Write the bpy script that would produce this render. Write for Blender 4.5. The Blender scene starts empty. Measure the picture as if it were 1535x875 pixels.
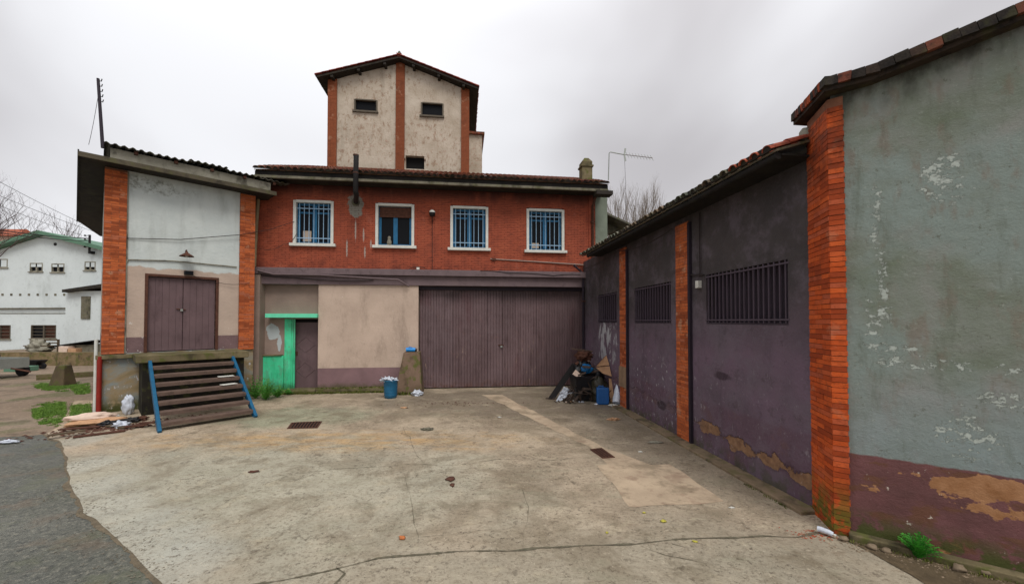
import bpy, math, random
from mathutils import Vector, Matrix, noise as mnoise
R_ = math.radians
rnd = random.Random(7)
scene = bpy.context.scene
COL = scene.collection

# ------------------------------------------------------------------ camera, sky, sun, exposure
CAM_H = 2.5; F_PX = 600.0; PITCH = R_(1.2); SHIFT = 31.0
cam_d = bpy.data.cameras.new("camera"); cam = bpy.data.objects.new("camera", cam_d); COL.objects.link(cam)
cam.location = (0, 0, CAM_H); cam.rotation_euler = (R_(90) + PITCH, 0, 0)
cam_d.sensor_width = 36; cam_d.lens = 36 * F_PX / 1535; cam_d.shift_y = SHIFT / 1535; cam_d.clip_end = 2000; cam_d.clip_start = .05
scene.camera = cam
SUN_EL, SUN_AZ = 54, 156      # behind the camera, high, from the right
w = bpy.data.worlds.new("World"); scene.world = w; w.use_nodes = True
nt = w.node_tree; nt.nodes.clear()
wo = nt.nodes.new("ShaderNodeOutputWorld"); bg = nt.nodes.new("ShaderNodeBackground"); bg.inputs[1].default_value = 0.1
sky = nt.nodes.new("ShaderNodeTexSky"); sky.sky_type = 'NISHITA'; sky.sun_disc = False
sky.sun_elevation = R_(SUN_EL); sky.sun_rotation = R_(SUN_AZ); sky.dust_density = 4; sky.altitude = 100
tc = nt.nodes.new("ShaderNodeTexCoord")
mp = nt.nodes.new("ShaderNodeMapping"); mp.inputs['Scale'].default_value = (1, 1, 1.3); mp.inputs['Location'].default_value = (.9, .1, .6)
n1 = nt.nodes.new("ShaderNodeTexNoise"); n1.inputs['Scale'].default_value = 1.25; n1.inputs['Detail'].default_value = 4; n1.inputs['Roughness'].default_value = .38
n1.inputs['Distortion'].default_value = .5
nt.links.new(tc.outputs['Generated'], mp.inputs[0]); nt.links.new(mp.outputs[0], n1.inputs['Vector'])
cr = nt.nodes.new("ShaderNodeValToRGB"); cr.color_ramp.interpolation = 'EASE'
cr.color_ramp.elements[0].position = .34; cr.color_ramp.elements[0].color = (.56, .54, .555, 1)
cr.color_ramp.elements[1].position = .66; cr.color_ramp.elements[1].color = (.95, .955, .985, 1)
nt.links.new(n1.outputs['Fac'], cr.inputs[0])
# overcast luminance: brighter towards the zenith
sx = nt.nodes.new("ShaderNodeSeparateXYZ"); nt.links.new(tc.outputs['Generated'], sx.inputs[0])
mr = nt.nodes.new("ShaderNodeMapRange"); mr.interpolation_type = 'SMOOTHSTEP'
for i, v in zip(('From Min', 'From Max', 'To Min', 'To Max'), (.35, 1.0, 9.4, 15.5)): mr.inputs[i].default_value = v
nt.links.new(sx.outputs[2], mr.inputs['Value'])
vm = nt.nodes.new("ShaderNodeVectorMath"); vm.operation = 'SCALE'
nt.links.new(cr.outputs[0], vm.inputs[0]); nt.links.new(mr.outputs[0], vm.inputs['Scale'])
mx = nt.nodes.new("ShaderNodeMix"); mx.data_type = 'RGBA'; mx.inputs[0].default_value = .93
nt.links.new(sky.outputs[0], mx.inputs[6]); nt.links.new(vm.outputs[0], mx.inputs[7])
nt.links.new(mx.outputs[2], bg.inputs[0]); nt.links.new(bg.outputs[0], wo.inputs[0])
sd = bpy.data.lights.new("sun", 'SUN'); sd.energy = 1.6; sd.angle = R_(26); sd.color = (1, .97, .92)
so = bpy.data.objects.new("sun", sd); COL.objects.link(so)
az = R_(SUN_AZ); el = R_(SUN_EL)
sdir = Vector((math.sin(az) * math.cos(el), math.cos(az) * math.cos(el), math.sin(el)))
so.rotation_euler = sdir.to_track_quat('Z', 'Y').to_euler()
vs = scene.view_settings; vs.view_transform = 'Standard'; vs.look = 'None'; vs.exposure = 0.12; vs.gamma = 1
scene.cycles.max_bounces = 6; scene.cycles.diffuse_bounces = 4

# ------------------------------------------------------------------ survey: sight lines of the camera meet known planes
CX, CY = 767.5, 437.5 + SHIFT
def ray(px, py):
    x = (px - CX) / F_PX; y = (CY - py) / F_PX
    return (x, math.cos(PITCH) - y * math.sin(PITCH), math.sin(PITCH) + y * math.cos(PITCH))
def G(px, py, z=0.0):
    r = ray(px, py); t = (z - CAM_H) / r[2]; return (r[0] * t, r[1] * t)
def AT(px, py, depth):
    r = ray(px, py); t = depth / r[1]; return Vector((r[0] * t, depth, CAM_H + r[2] * t))
class Frame:                       # x along a wall, y into the building, z up
    def __init__(s, o, deg):
        s.o = o; s.deg = deg; s.a = R_(deg); s.c = math.cos(s.a); s.s = math.sin(s.a)
        s.M = Matrix.Translation((o[0], o[1], 0)) @ Matrix.Rotation(s.a, 4, 'Z')
    def loc(s, x, y, z=0): dx = x - s.o[0]; dy = y - s.o[1]; return (dx * s.c + dy * s.s, -dx * s.s + dy * s.c)
    def W(s, u, v, z=0): return s.M @ Vector((u, v, z))
    def uv(s, px, py, v=0.0):
        r = ray(px, py); cx, cy = s.loc(0, 0); rx = r[0] * s.c + r[1] * s.s; ry = -r[0] * s.s + r[1] * s.c
        t = (v - cy) / ry; return (cx + rx * t, CAM_H + r[2] * t)
    def u(s, px, v=0.0): return s.uv(px, 481, v)[0]
    def z(s, px, py, v=0.0): return s.uv(px, py, v)[1]
FM = Frame(G(700, 583), 7); FR = Frame(G(1024, 660), -83); FG = Frame(G(1250, 800), -38); FL = Frame(G(150, 620), 46); FB = Frame((0, 30), 0)

# ------------------------------------------------------------------ materials
def S(r, g, b):
    f = lambda c: ((c / 255 + .055) / 1.055) ** 2.4 if c > 10 else c / 255 / 12.92
    return (f(r), f(g), f(b), 1)
class N:
    def __init__(s, name, rough=.85, metal=0, spec=.3):
        s.m = bpy.data.materials.new(name); s.m.use_nodes = True; s.t = s.m.node_tree
        s.b = s.t.nodes['Principled BSDF']; s.b.inputs['Roughness'].default_value = rough; s.b.inputs['Metallic'].default_value = metal
        s.b.inputs['Specular IOR Level'].default_value = spec
        s.tc = s.t.nodes.new('ShaderNodeTexCoord'); s.v = s.tc.outputs['Object']; s.h = None
    def new(s, k, **kw):
        n = s.t.nodes.new(k)
        for a, b in kw.items(): setattr(n, a, b)
        return n
    def put(s, sock, val):
        if hasattr(val, 'is_output'): s.t.links.new(val, sock)
        else: sock.default_value = val
    def geo(s): g = s.new('ShaderNodeNewGeometry'); s.v = g.outputs['Position']; return s
    def vec(s, sc=(1, 1, 1), lo=(0, 0, 0), rot=(0, 0, 0)):
        n = s.new('ShaderNodeMapping'); s.t.links.new(s.v, n.inputs[0]); n.inputs['Scale'].default_value = sc; n.inputs['Location'].default_value = lo
        n.inputs['Rotation'].default_value = rot; return n.outputs[0]
    def noise(s, scale, detail=4, sc=(1, 1, 1), lo=(0, 0, 0), rough=.6, dist=0.0, rot=(0, 0, 0)):
        n = s.new('ShaderNodeTexNoise'); s.t.links.new(s.vec(sc, lo, rot), n.inputs['Vector']); n.inputs['Scale'].default_value = scale
        n.inputs['Detail'].default_value = detail; n.inputs['Roughness'].default_value = rough; n.inputs['Distortion'].default_value = dist
        return n.outputs['Fac']
    def vor(s, scale, sc=(1, 1, 1), feature='F1', rand=1):
        n = s.new('ShaderNodeTexVoronoi', feature=feature); s.t.links.new(s.vec(sc), n.inputs['Vector']); n.inputs['Scale'].default_value = scale
        n.inputs['Randomness'].default_value = rand; return n.outputs['Distance']
    def thr(s, x, lo, hi, a=0.0, b=1.0):
        n = s.new('ShaderNodeMapRange', interpolation_type='SMOOTHSTEP'); s.put(n.inputs[0], x)
        for i, q in zip((1, 2, 3, 4), (lo, hi, a, b)): n.inputs[i].default_value = q
        return n.outputs[0]
    def math(s, op, a, b=0.0):
        n = s.new('ShaderNodeMath', operation=op); s.put(n.inputs[0], a); s.put(n.inputs[1], b); return n.outputs[0]
    def mul(s, *a):
        r = a[0]
        for q in a[1:]: r = s.math('MULTIPLY', r, q)
        return r
    def axis(s, i):
        n = s.new('ShaderNodeSeparateXYZ'); s.t.links.new(s.v, n.inputs[0]); return n.outputs[i]
    def blob(s, c, r, soft=.6, wob=.5, wscale=3):
        """mask of an irregular spot centred at c with radii r (big radius = that axis ignored)"""
        m = s.vec(tuple(1 / q for q in r), tuple(-a / q for a, q in zip(c, r)))
        L = s.new('ShaderNodeVectorMath', operation='LENGTH'); s.t.links.new(m, L.inputs[0])
        d = s.math('ADD', L.outputs['Value'], s.math('MULTIPLY', s.math('SUBTRACT', s.noise(wscale, 5, lo=c), .5), wob * 4))
        return s.thr(d, 1 - soft / 2, 1 + soft / 2, 1, 0)
    def mix(s, f, a, b, mode='MIX'):
        n = s.new('ShaderNodeMix', data_type='RGBA', blend_type=mode); s.put(n.inputs[0], f); s.put(n.inputs[6], a); s.put(n.inputs[7], b); return n.outputs[2]
    def ramp(s, x, *st):
        n = s.new('ShaderNodeValToRGB'); s.put(n.inputs[0], x); e = n.color_ramp.elements
        while len(e) < len(st): e.new(.5)
        for q, (p, c) in zip(e, st): q.position = p; q.color = c
        return n.outputs[0]
    def rand(s): return s.new('ShaderNodeObjectInfo').outputs['Random']
    def bump(s, h, d=.004, st=1.0):
        n = s.new('ShaderNodeBump'); s.put(n.inputs['Height'], h); n.inputs['Distance'].default_value = d; n.inputs['Strength'].default_value = st
        if s.h is not None: s.t.links.new(s.h, n.inputs['Normal'])
        s.h = n.outputs[0]; return s
    def out(s, c, rough=None, emit=None):
        s.put(s.b.inputs['Base Color'], c)
        if rough is not None: s.put(s.b.inputs['Roughness'], rough)
        if s.h is not None: s.t.links.new(s.h, s.b.inputs['Normal'])
        return s.m
def k(c, f): return tuple(min(1, q * f) for q in c[:3]) + (1,)
def paint(name, c, var=.2, rough=.8, scale=2.5, dirt=None, dirt_amt=.5, grain=.003, metal=0, spec=.3, streak=0, world=False):
    n = N(name, rough, metal, spec)
    if world: n.geo()
    base = n.ramp(n.noise(scale, 5), (.3, k(c, 1 - var)), (.7, k(c, 1 + var)))
    if dirt:
        d = n.thr(n.noise(scale * 1.7, 8, lo=(3, 1, 7), sc=(1, 1, .35 if streak else 1), rough=.7), .5, .75)
        base = n.mix(n.math('MULTIPLY', d, dirt_amt), base, dirt)
    base = n.mix(n.mul(n.thr(n.noise(scale * 6, 8, rough=.8, lo=(2, 7, 4)), .52, .66), .35), base, k(c, .55)); base = n.mix(n.mul(n.thr(n.noise(scale * 8, 7, rough=.8, lo=(8, 1, 4)), .58, .64), .25), base, k(c, 1.5))
    n.bump(n.noise(scale * 25, 4), grain)
    return n.out(base)
M = {}
# --- stucco, paint and wood
def m_main_brick():
    n = N('painted_red_brick', .8); x, z = n.axis(0), n.axis(2)
    b = n.ramp(n.noise(1.1, 6), (.3, S(134, 68, 48)), (.5, S(158, 78, 54)), (.75, S(170, 90, 62)))
    c = n.noise(1, 3, sc=(4, 4, 15.4)); b = n.mix(n.thr(c, .45, .75), b, S(122, 60, 44))
    b = n.mix(n.mul(n.thr(n.noise(3, 8, sc=(1, 1, .4)), .6, .68), .35), b, S(172, 104, 84))
    b = n.mix(n.mul(n.thr(n.noise(9, 8, rough=.8, lo=(2, 2, 6)), .55, .63), .4), b, S(112, 54, 40)); b = n.mix(n.mul(n.thr(n.noise(1.6, 9, rough=.7, sc=(1.3, 1, .35), lo=(8, 2, 6)), .5, .7), .5), b, S(116, 56, 42))
    # soot and painted shade below the eaves, and drips below the flue
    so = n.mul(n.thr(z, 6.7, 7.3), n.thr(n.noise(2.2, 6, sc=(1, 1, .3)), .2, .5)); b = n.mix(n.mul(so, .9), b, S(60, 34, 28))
    ux, uz = FM.uv(533, 308)
    b = n.mix(n.blob((ux, 0, uz), (.26, 9, .42), .2, .3, 6), b, S(134, 130, 120))
    for px, py, rz in ((533, 345, .35), (545, 352, .22), (520, 372, .3), (547, 378, .2), (556, 366, .15)):
        q = FM.uv(px, py); b = n.mix(n.mul(n.blob((q[0], 0, q[1]), (.028, 9, rz), .6, .25, 9), .8), b, S(170, 160, 150))
    b = n.mix(n.mul(n.thr(z, 4.75, 4.35), n.thr(n.noise(4, 7), .45, .6), .5), b, S(84, 40, 34))
    n.bump(n.noise(60, 4), .003); return n.out(b)
M['red'] = m_main_brick()
def brickmat(name, cs, mortar_dust=.2, moss=0, topdark=False):
    n = N(name, .85); g = n.new('ShaderNodeNewGeometry').outputs['Position']; r = n.rand()
    b = n.ramp(r, (0, k(cs[0], .9)), (.15, cs[0]), (.4, cs[1]), (.7, cs[2]), (1, cs[3]))
    n.v = g
    b = n.mix(n.mul(n.thr(n.noise(2.6, 9, rough=.75, lo=(6, 6, 1)), .48, .66), .6), b, k(cs[0], .6)); b = n.mix(n.mul(n.thr(n.noise(14, 7, rough=.8), .5, .62), .45), b, k(cs[0], .6))
    b = n.mix(n.mul(n.thr(n.noise(3, 8, lo=(4, 4, 4)), .58, .66), mortar_dust), b, S(190, 150, 120))
    if moss:
        b = n.mix(n.mul(n.thr(n.axis(2), .75, .1), n.thr(n.noise(8, 6), .42, .55), moss), b, S(84, 92, 30))
    if topdark:
        b = n.mix(n.mul(n.thr(n.axis(2), 3.6, 5.2), n.thr(n.noise(6, 8), .35, .62), .75), b, S(52, 34, 24))
    n.bump(n.noise(45, 5), .004); return n.out(b)
OR = (S(150, 74, 40), S(180, 92, 50), S(196, 104, 56), S(170, 98, 70))
M['brick_near'] = brickmat('orange_brick_near', (S(156, 64, 26), S(190, 80, 30), S(204, 92, 38), S(172, 84, 54)), .2, .9, True)
M['brick'] = brickmat('orange_brick', OR, .5)
M['brick_tower'] = brickmat('brick_tower', (S(132, 72, 44), S(150, 82, 50), S(162, 90, 56), S(140, 78, 48)), .3)
M['mortar'] = paint('mortar', S(122, 82, 62), .25, .95, 6)
M['mortar_t'] = paint('mortar_t', S(120, 78, 56), .2, .95, 6)
M['mortar_red'] = paint('mortar_red', S(92, 42, 32), .2, .95, 6)
def m_shedwall():
    n = N('dark_plum_stucco', .75); x, z = n.axis(0), n.axis(2)
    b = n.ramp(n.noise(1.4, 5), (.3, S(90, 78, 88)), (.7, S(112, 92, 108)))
    b = n.mix(n.thr(z, 1.6, 3.4), b, n.ramp(n.noise(1.4, 5), (.3, S(60, 56, 57)), (.7, S(74, 68, 68))))  # dark upper paint, deepened to hold the shade of the eaves
    b = n.mix(n.mul(n.thr(n.math('ADD', z, n.mul(n.noise(2, 5), .2)), 1.12, 1.02), .5), b, S(92, 66, 78))
    b = n.mix(n.mul(n.thr(n.noise(1.3, 9, rough=.75, lo=(7, 2, 2)), .46, .62), .5), b, S(108, 98, 108)); b = n.mix(n.mul(n.thr(n.noise(4, 9, rough=.8, lo=(1, 2, 2)), .53, .62), .4), b, S(66, 56, 60)); b = n.mix(n.mul(n.thr(n.noise(2, 8, rough=.7, lo=(4, 7, 2)), .55, .66), n.thr(z, 1.6, .4), .5), b, S(104, 78, 72))
    # fallen render low on the wall
    lev = n.math('ADD', n.math('MULTIPLY', x, -.055), .53)
    dz = n.math('ABSOLUTE', n.math('SUBTRACT', n.math('ADD', z, n.mul(n.math('SUBTRACT', n.noise(2.2, 6), .5), .35)), lev))
    wdt = n.thr(n.noise(2.3, 6, rough=.65, lo=(2, 0, 0)), .30, .62, -.02, .13)
    sc = n.math('SUBTRACT', wdt, dz)
    b = n.mix(n.mul(n.thr(sc, -.05, .03), n.thr(x, .2, 1.0, .15, 1), .8), b, S(66, 46, 52))
    b = n.mix(n.mul(n.thr(sc, .0, .015), n.thr(x, .3, .8, .1, 1)), b, n.ramp(n.noise(9, 6), (.3, S(108, 78, 60)), (.7, S(152, 118, 88))))
    # chips of pale undercoat
    ch = n.thr(n.noise(9, 8, rough=.72, sc=(1.4, 1, .7)), .60, .615); ch = n.mul(ch, n.thr(z, 2.1, 1.4), n.thr(x, 1.4, -.4, .25, 1))
    b = n.mix(ch, b, S(176, 172, 176))
    b = n.mix(n.mul(n.blob((-4.45, 0, 1.85), (.75, 9, .75), .3, .5, 2.4), n.thr(n.noise(2.6, 9, rough=.72, sc=(1.8, 1, .7), lo=(3, 1, 1)), .49, .52)), b, S(168, 168, 172))
    for cx, cz, rx, rz in ((1.3, 1.52, .22, .07), (.15, 1.25, .12, .05), (-.9, .55, .2, .1)):
        b = n.mix(n.mul(n.blob((cx, 0, cz), (rx, 9, rz), .5, .3, 5), .75), b, S(50, 38, 46))
    b = n.mix(n.mul(n.thr(z, .4, .02), n.thr(n.noise(5, 7), .42, .6), .7), b, S(70, 72, 46))
    b = n.mix(n.mul(n.thr(n.noise(2.6, 8, sc=(1, 1, .18), lo=(9, 0, 0)), .52, .75), .4), b, S(54, 46, 52))
    n.bump(n.noise(22, 6), .012).bump(n.thr(sc, -.01, .02, 1, 0), .012); return n.out(b, n.thr(n.noise(3, 4), .3, .7, .6, .9))
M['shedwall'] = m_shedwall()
def m_greywall():
    n = N('green_grey_render', .8); x, z = n.axis(0), n.axis(2)
    b = n.ramp(n.noise(1.6, 6, dist=.4), (.28, S(102, 112, 92)), (.5, S(124, 130, 120)), (.72, S(140, 138, 134)))
    b = n.mix(n.thr(n.noise(.9, 4, lo=(5, 5, 2)), .45, .65), b, S(128, 140, 134))
    b = n.mix(n.mul(n.thr(n.noise(4.2, 7, lo=(1, 8, 2), sc=(1.5, 1, .6)), .52, .68), .5), b, S(120, 104, 90))
    b = n.mix(n.mul(n.thr(z, 2.2, 1.1), .6), b, S(132, 144, 146))
    fl = n.noise(13, 9, rough=.74, sc=(1, 1, 1.3))
    # flaked spots gather along a vertical run, a band at 1.9 m and one patch near 1.3 m
    def fx(c, r, s=.6): return n.blob((c[0], 0, c[1]), (r[0], 9, r[1]), 1.0, s, 1.8)
    g = None
    for c, q in (((.42, 3.6), (.07, .6)), ((.47, 3.0), (.05, .5)), ((.42, 2.45), (.12, .35)), ((.5, 2.2), (.25, .08)), ((1.08, 1.35), (.22, .24)), ((1.0, 2.02), (.55, .07)), ((.7, 2.05), (.4, .12)), ((1.3, 1.72), (.2, .1)), ((.95, 4.0), (.2, .3))):
        g = fx(c, q, .35) if g is None else n.math('MAXIMUM', g, fx(c, q, .35))
    t = n.math('ADD', fl, n.mul(g, .16))
    b = n.mix(n.mul(n.thr(t, .64, .70), .35), b, S(160, 168, 158)); b = n.mix(n.mul(n.thr(t, .68, .71), .85), b, S(178, 186, 178))
    b = n.mix(n.mul(n.thr(n.noise(11, 8, lo=(3, 3, 3), rough=.78), .6, .66), .7), b, S(88, 90, 76)); b = n.mix(n.mul(n.thr(n.noise(3, 9, lo=(3, 1, 3), rough=.75, sc=(1.6, 1, .3)), .5, .7), .5), b, S(92, 98, 84)); b = n.mix(n.mul(n.thr(n.noise(17, 8, lo=(6, 3, 3), rough=.8), .58, .64), .4), b, S(156, 162, 152))
    # brown painted dado, its edge, scabs and fallen render
    zz = n.math('ADD', z, n.mul(n.math('SUBTRACT', n.noise(6, 4), .5), .05))
    dado = n.thr(zz, .985, .965)
    d = n.ramp(n.noise(2.5, 6), (.3, S(92, 62, 60)), (.7, S(118, 78, 78)))
    d = n.mix(n.mul(n.thr(n.noise(3.4, 7, sc=(.6, 1, 1.6), lo=(0, 0, 4)), .52, .6), .7), d, S(104, 70, 48))
    oc = n.thr(n.math('ADD', n.noise(2.6, 7, rough=.6, sc=(.7, 1, 1.2)), n.mul(n.math('ADD', n.blob((1.25, 0, .72), (.42, 9, .22), .8, .4, 3), n.mul(n.blob((.45, 0, .55), (.4, 9, .1), .8, .4, 4), .6)), .22)), .66, .675)
    d = n.mix(oc, d, n.ramp(n.noise(8, 6), (.3, S(142, 98, 62)), (.7, S(172, 128, 92))))
    d = n.mix(n.thr(n.noise(7, 8, rough=.72, lo=(8, 2, 1)), .655, .665), d, S(196, 186, 172))
    d = n.mix(n.mul(n.thr(z, .42, .1), n.thr(n.noise(7, 6), .4, .52)), d, S(70, 74, 34))
    b = n.mix(dado, b, d)
    # black growth run down from the coping, with coping shade painted in
    b = n.mix(n.mul(n.thr(n.math('ADD', n.math('SUBTRACT', z, n.mul(n.math('MAXIMUM', n.math('SUBTRACT', x, .4), 0.0), .165)), n.mul(n.noise(3.5, 7, sc=(1, 1, .5)), .9)), 5.35, 5.75), .9), b, S(44, 42, 34))
    n.bump(n.noise(30, 9, rough=.75), .009).bump(n.noise(5, 6, rough=.6, lo=(2, 2, 2)), .016).bump(n.noise(1.1, 3), .03).bump(n.thr(t, .68, .70, 1, 0), .006).bump(oc, .012, -1.0)
    return n.out(b)
M['greywall'] = m_greywall()
def m_left():
    n = N('whitewashed_render', .85); x, z = n.axis(0), n.axis(2)
    lim = n.math('ADD', z, n.mul(n.math('SUBTRACT', n.noise(2.2, 5), .5), .28))
    up = n.ramp(n.noise(1.2, 6), (.3, S(184, 192, 190)), (.7, S(204, 210, 206)))
    up = n.mix(n.mul(n.blob((1.0, 0, 6.42), (.8, 9, .2), .9, .9, 2.5), n.thr(n.noise(6, 8, rough=.8), .45, .58), .8), up, S(120, 122, 112))
    up = n.mix(n.mul(n.thr(n.noise(2.2, 8, sc=(1, 1, .25)), .5, .75), .4), up, S(130, 134, 126))
    lo = n.ramp(n.noise(1.6, 6), (.3, S(170, 152, 138)), (.7, S(190, 170, 154)))
    lo = n.mix(n.mul(n.thr(n.noise(8, 8, sc=(1, 1, 1.3)), .64, .655), n.thr(z, 3.0, 2.2)), lo, S(214, 212, 204))
    dk = n.ramp(n.noise(2, 6), (.3, S(102, 82, 82)), (.7, S(122, 98, 98)))
    dk = n.mix(n.thr(n.noise(7, 8, lo=(3, 0, 1)), .62, .635), dk, S(190, 182, 176))
    b = n.mix(n.thr(lim, 4.02, 4.06, 1, 0), up, lo); b = n.mix(n.thr(z, 2.06, 2.03), b, dk)
    fo = n.ramp(n.noise(1.8, 7, dist=.6), (.25, S(96, 92, 66)), (.45, S(146, 128, 98)), (.6, S(134, 142, 140)), (.8, S(160, 132, 104)))
    fo = n.mix(n.thr(n.noise(5, 8, rough=.7, sc=(1.6, 1, .8)), .6, .62), fo, S(186, 184, 184))
    fo = n.mix(n.mul(n.thr(z, .5, .05), n.thr(n.noise(6, 6), .35, .5)), fo, S(64, 68, 30))
    b = n.mix(n.thr(z, 1.62, 1.6), b, fo)
    n.bump(n.noise(14, 6), .012); return n.out(b)
M['leftwall'] = m_left()
def m_beige():
    n = N('beige_render_with_plum_base', .85); x, z = n.axis(0), n.axis(2)
    b = n.ramp(n.noise(1.1, 6), (.3, S(176, 156, 140)), (.7, S(196, 175, 158)))
    b = n.mix(n.mul(n.thr(n.noise(2.4, 9, rough=.72, sc=(1, 1, .3)), .48, .7), .45), b, S(128, 112, 98)); b = n.mix(n.mul(n.thr(n.noise(6, 9, rough=.8, lo=(3, 3, 5)), .55, .65), .3), b, S(134, 118, 104))
    b = n.mix(n.thr(n.noise(13, 6, rough=.7), .69, .7), b, S(212, 206, 196))
    d = n.ramp(n.noise(1.8, 5), (.3, S(116, 92, 94)), (.7, S(134, 106, 108)))
    b = n.mix(n.thr(z, .86, .84), b, d)
    b = n.mix(n.mul(n.thr(n.math('ADD', z, n.mul(n.noise(5, 6), .35)), .55, .25), .9), b, S(74, 74, 40))
    n.bump(n.noise(18, 6), .008); return n.out(b)
M['beige'] = m_beige()
def m_bay():
    n = N('taupe_render', .85); x, z = n.axis(0), n.axis(2)
    b = n.ramp(n.noise(1.3, 6), (.3, S(132, 114, 104)), (.7, S(150, 130, 118)))
    q = FM.uv(409, 497, .12); b = n.mix(n.math('MAXIMUM', n.blob((q[0], 0, q[1]), (.2, 9, .28), .08, .3, 5), n.blob((q[0] + .22, 0, q[1] - .4), (.07, 9, .3), .1, .4, 8)), b, S(178, 186, 186))
    n.bump(n.noise(18, 6), .008); return n.out(b)
M['bay'] = m_bay()
def m_green():
    n = N('mint_green_paint', .6); z = n.axis(2)
    b = n.ramp(n.noise(2, 6), (.3, S(52, 190, 134)), (.7, S(86, 216, 164)))
    b = n.mix(n.mul(n.thr(n.noise(3, 7, lo=(1, 2, 3), sc=(1, 1, .5)), .52, .62), .6), b, S(92, 160, 124))
    b = n.mix(n.mul(n.thr(n.math('ADD', z, n.mul(n.noise(6, 6), .5)), .7, .3), .8), b, S(54, 82, 40))
    b = n.mix(n.mul(n.thr(n.noise(9, 9, rough=.8, lo=(4, 4, 1)), .58, .64), .6), b, S(120, 112, 94)); b = n.mix(n.mul(n.thr(n.noise(2.5, 9, rough=.75, sc=(1.5, 1, .3), lo=(4, 9, 1)), .5, .68), .55), b, S(40, 104, 74))
    n.bump(n.noise(20, 5), .006); return n.out(b)
M['green'] = m_green()
def m_tower():
    n = N('weathered_tower_render', .9); x, z = n.axis(0), n.axis(2)
    b = n.ramp(n.noise(1.0, 6), (.3, S(164, 150, 132)), (.7, S(196, 184, 168)))
    st = n.noise(4.2, 9, rough=.82, sc=(1.3, 1.5, .8)); b = n.mix(n.mul(n.thr(st, .5, .6), n.thr(n.noise(.7, 4, lo=(2, 1, 1)), .36, .52), .8), b, S(134, 106, 84))
    b = n.mix(n.mul(n.thr(n.noise(6, 9, rough=.8), .56, .6), n.thr(z, 13.2, 11), .55), b, S(150, 92, 70))
    b = n.mix(n.mul(n.thr(n.noise(2, 8, sc=(1, 1, .12), lo=(7, 0, 0)), .55, .7), .35), b, S(120, 112, 98))
    n.bump(n.noise(12, 7), .02); return n.out(b)
M['tower'] = m_tower()
def m_conc(name, a, b_, moss=.5, rough=.9, world=True, dark=S(58, 54, 44)):
    n = N(name, rough)
    if world: n.geo()
    b = n.ramp(n.noise(2.2, 7), (.3, a), (.7, b_))
    b = n.mix(n.mul(n.thr(n.noise(3.5, 8, lo=(4, 1, 0), sc=(1, 1, .6)), .48, .68), .75), b, dark)
    b = n.mix(n.mul(n.thr(n.noise(5, 7, lo=(0, 3, 9)), .5, .62), moss), b, S(84, 88, 40))
    n.bump(n.noise(30, 6), .008); return n.out(b)
M['slab'] = m_conc('weathered_concrete', S(96, 92, 78), S(128, 122, 106), .3)
M['eave_slab'] = m_conc('dark_eave_concrete', S(66, 60, 48), S(92, 84, 68), .3, dark=S(40, 36, 30))
M['slab_light'] = m_conc('pale_concrete', S(126, 122, 108), S(152, 148, 134), .15)
M['soffit'] = m_conc('dark_soffit', S(34, 31, 28), S(50, 44, 40), .1)  # dark tone for soffits, tile bedding and rafter ends
M['soffit_black'] = m_conc('near_black_soffit', S(24, 21, 20), S(36, 32, 30), .05, dark=S(16, 15, 14))  # near-black tone for the shed soffit, gutter and main fascia parts
M['mossy'] = m_conc('mossy_concrete', S(84, 76, 52), S(124, 112, 84), .8, dark=S(52, 48, 32))
M['beam'] = paint('plum_beam', S(108, 92, 94), .12, .75, 3, S(60, 48, 50), .6)
M['plum_door'] = paint('plum_door', S(102, 82, 84), .14, .6, 2.2, S(70, 52, 54), .7, streak=1)
def m_garage():
    n = N('plum_corrugated_sheet', .55); x, z = n.axis(0), n.axis(2)
    b = n.ramp(n.noise(.9, 4, sc=(1, 1, .4)), (.3, S(96, 80, 82)), (.7, S(122, 102, 104)))
    b = n.mix(n.mul(n.thr(n.noise(1.2, 6, sc=(1.5, 1, .35), lo=(3, 1, 2)), .5, .7), .5), b, S(96, 62, 66))
    b = n.mix(n.mul(n.thr(n.noise(9, 8, sc=(1.5, 1, .35), rough=.7), .61, .63), n.thr(z, 2.4, .6, .12, 1), n.thr(n.noise(.8, 3, lo=(2, 2, 2)), .4, .6)), b, S(170, 146, 126))
    b = n.mix(n.mul(n.thr(z, .35, .03), n.thr(n.noise(6, 6), .4, .6), .7), b, S(96, 64, 48))
    b = n.mix(n.thr(n.rand(), 0, 1, 0, .35), b, S(84, 62, 62)); b = n.mix(n.mul(n.thr(n.noise(2.2, 9, rough=.75, sc=(3, 1, .25), lo=(5, 5, 1)), .48, .66), .6), b, S(72, 54, 54)); b = n.mix(n.mul(n.thr(n.noise(5, 9, rough=.8, lo=(5, 5, 1)), .57, .64), .5), b, S(124, 92, 84)); b = n.mix(n.mul(n.thr(z, 3.0, 3.6), n.thr(n.noise(1.5, 6), .3, .6), .6), b, S(52, 42, 42))  # last mix paints the shade of the recess onto the door top
    n.bump(n.noise(1.3, 3), .06).bump(n.noise(8, 4), .004); return n.out(b)
M['garage'] = m_garage()
M['blue'] = paint('blue_paint', S(16, 84, 118), .18, .5, 5, S(16, 64, 88), .5)
M['blue_sash'] = paint('blue_sash', S(32, 100, 140), .14, .5, 6, S(20, 66, 96), .5)
M['bar_blue'] = paint('pale_blue_bars', S(146, 178, 204), .1, .5, 8)
M['white'] = paint('white_paint', S(206, 206, 198), .08, .6, 5, S(150, 148, 138), .4)
M['grey_frame'] = paint('grey_frame', S(92, 84, 72), .15, .8, 5)
def m_glass(name, c=(.008, .009, .011, 1)):
    n = N(name, .3, 0, .08); return n.out(c)
M['glass'] = m_glass('dark_glass'); M['void'] = paint('dark_interior', S(16, 14, 14), .2, .9)
M['cream'] = paint('cream_thing', S(180, 164, 148), .1)
M['purple_dark'] = paint('dark_plum_metal', S(42, 34, 44), .12, .6, 4)
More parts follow.
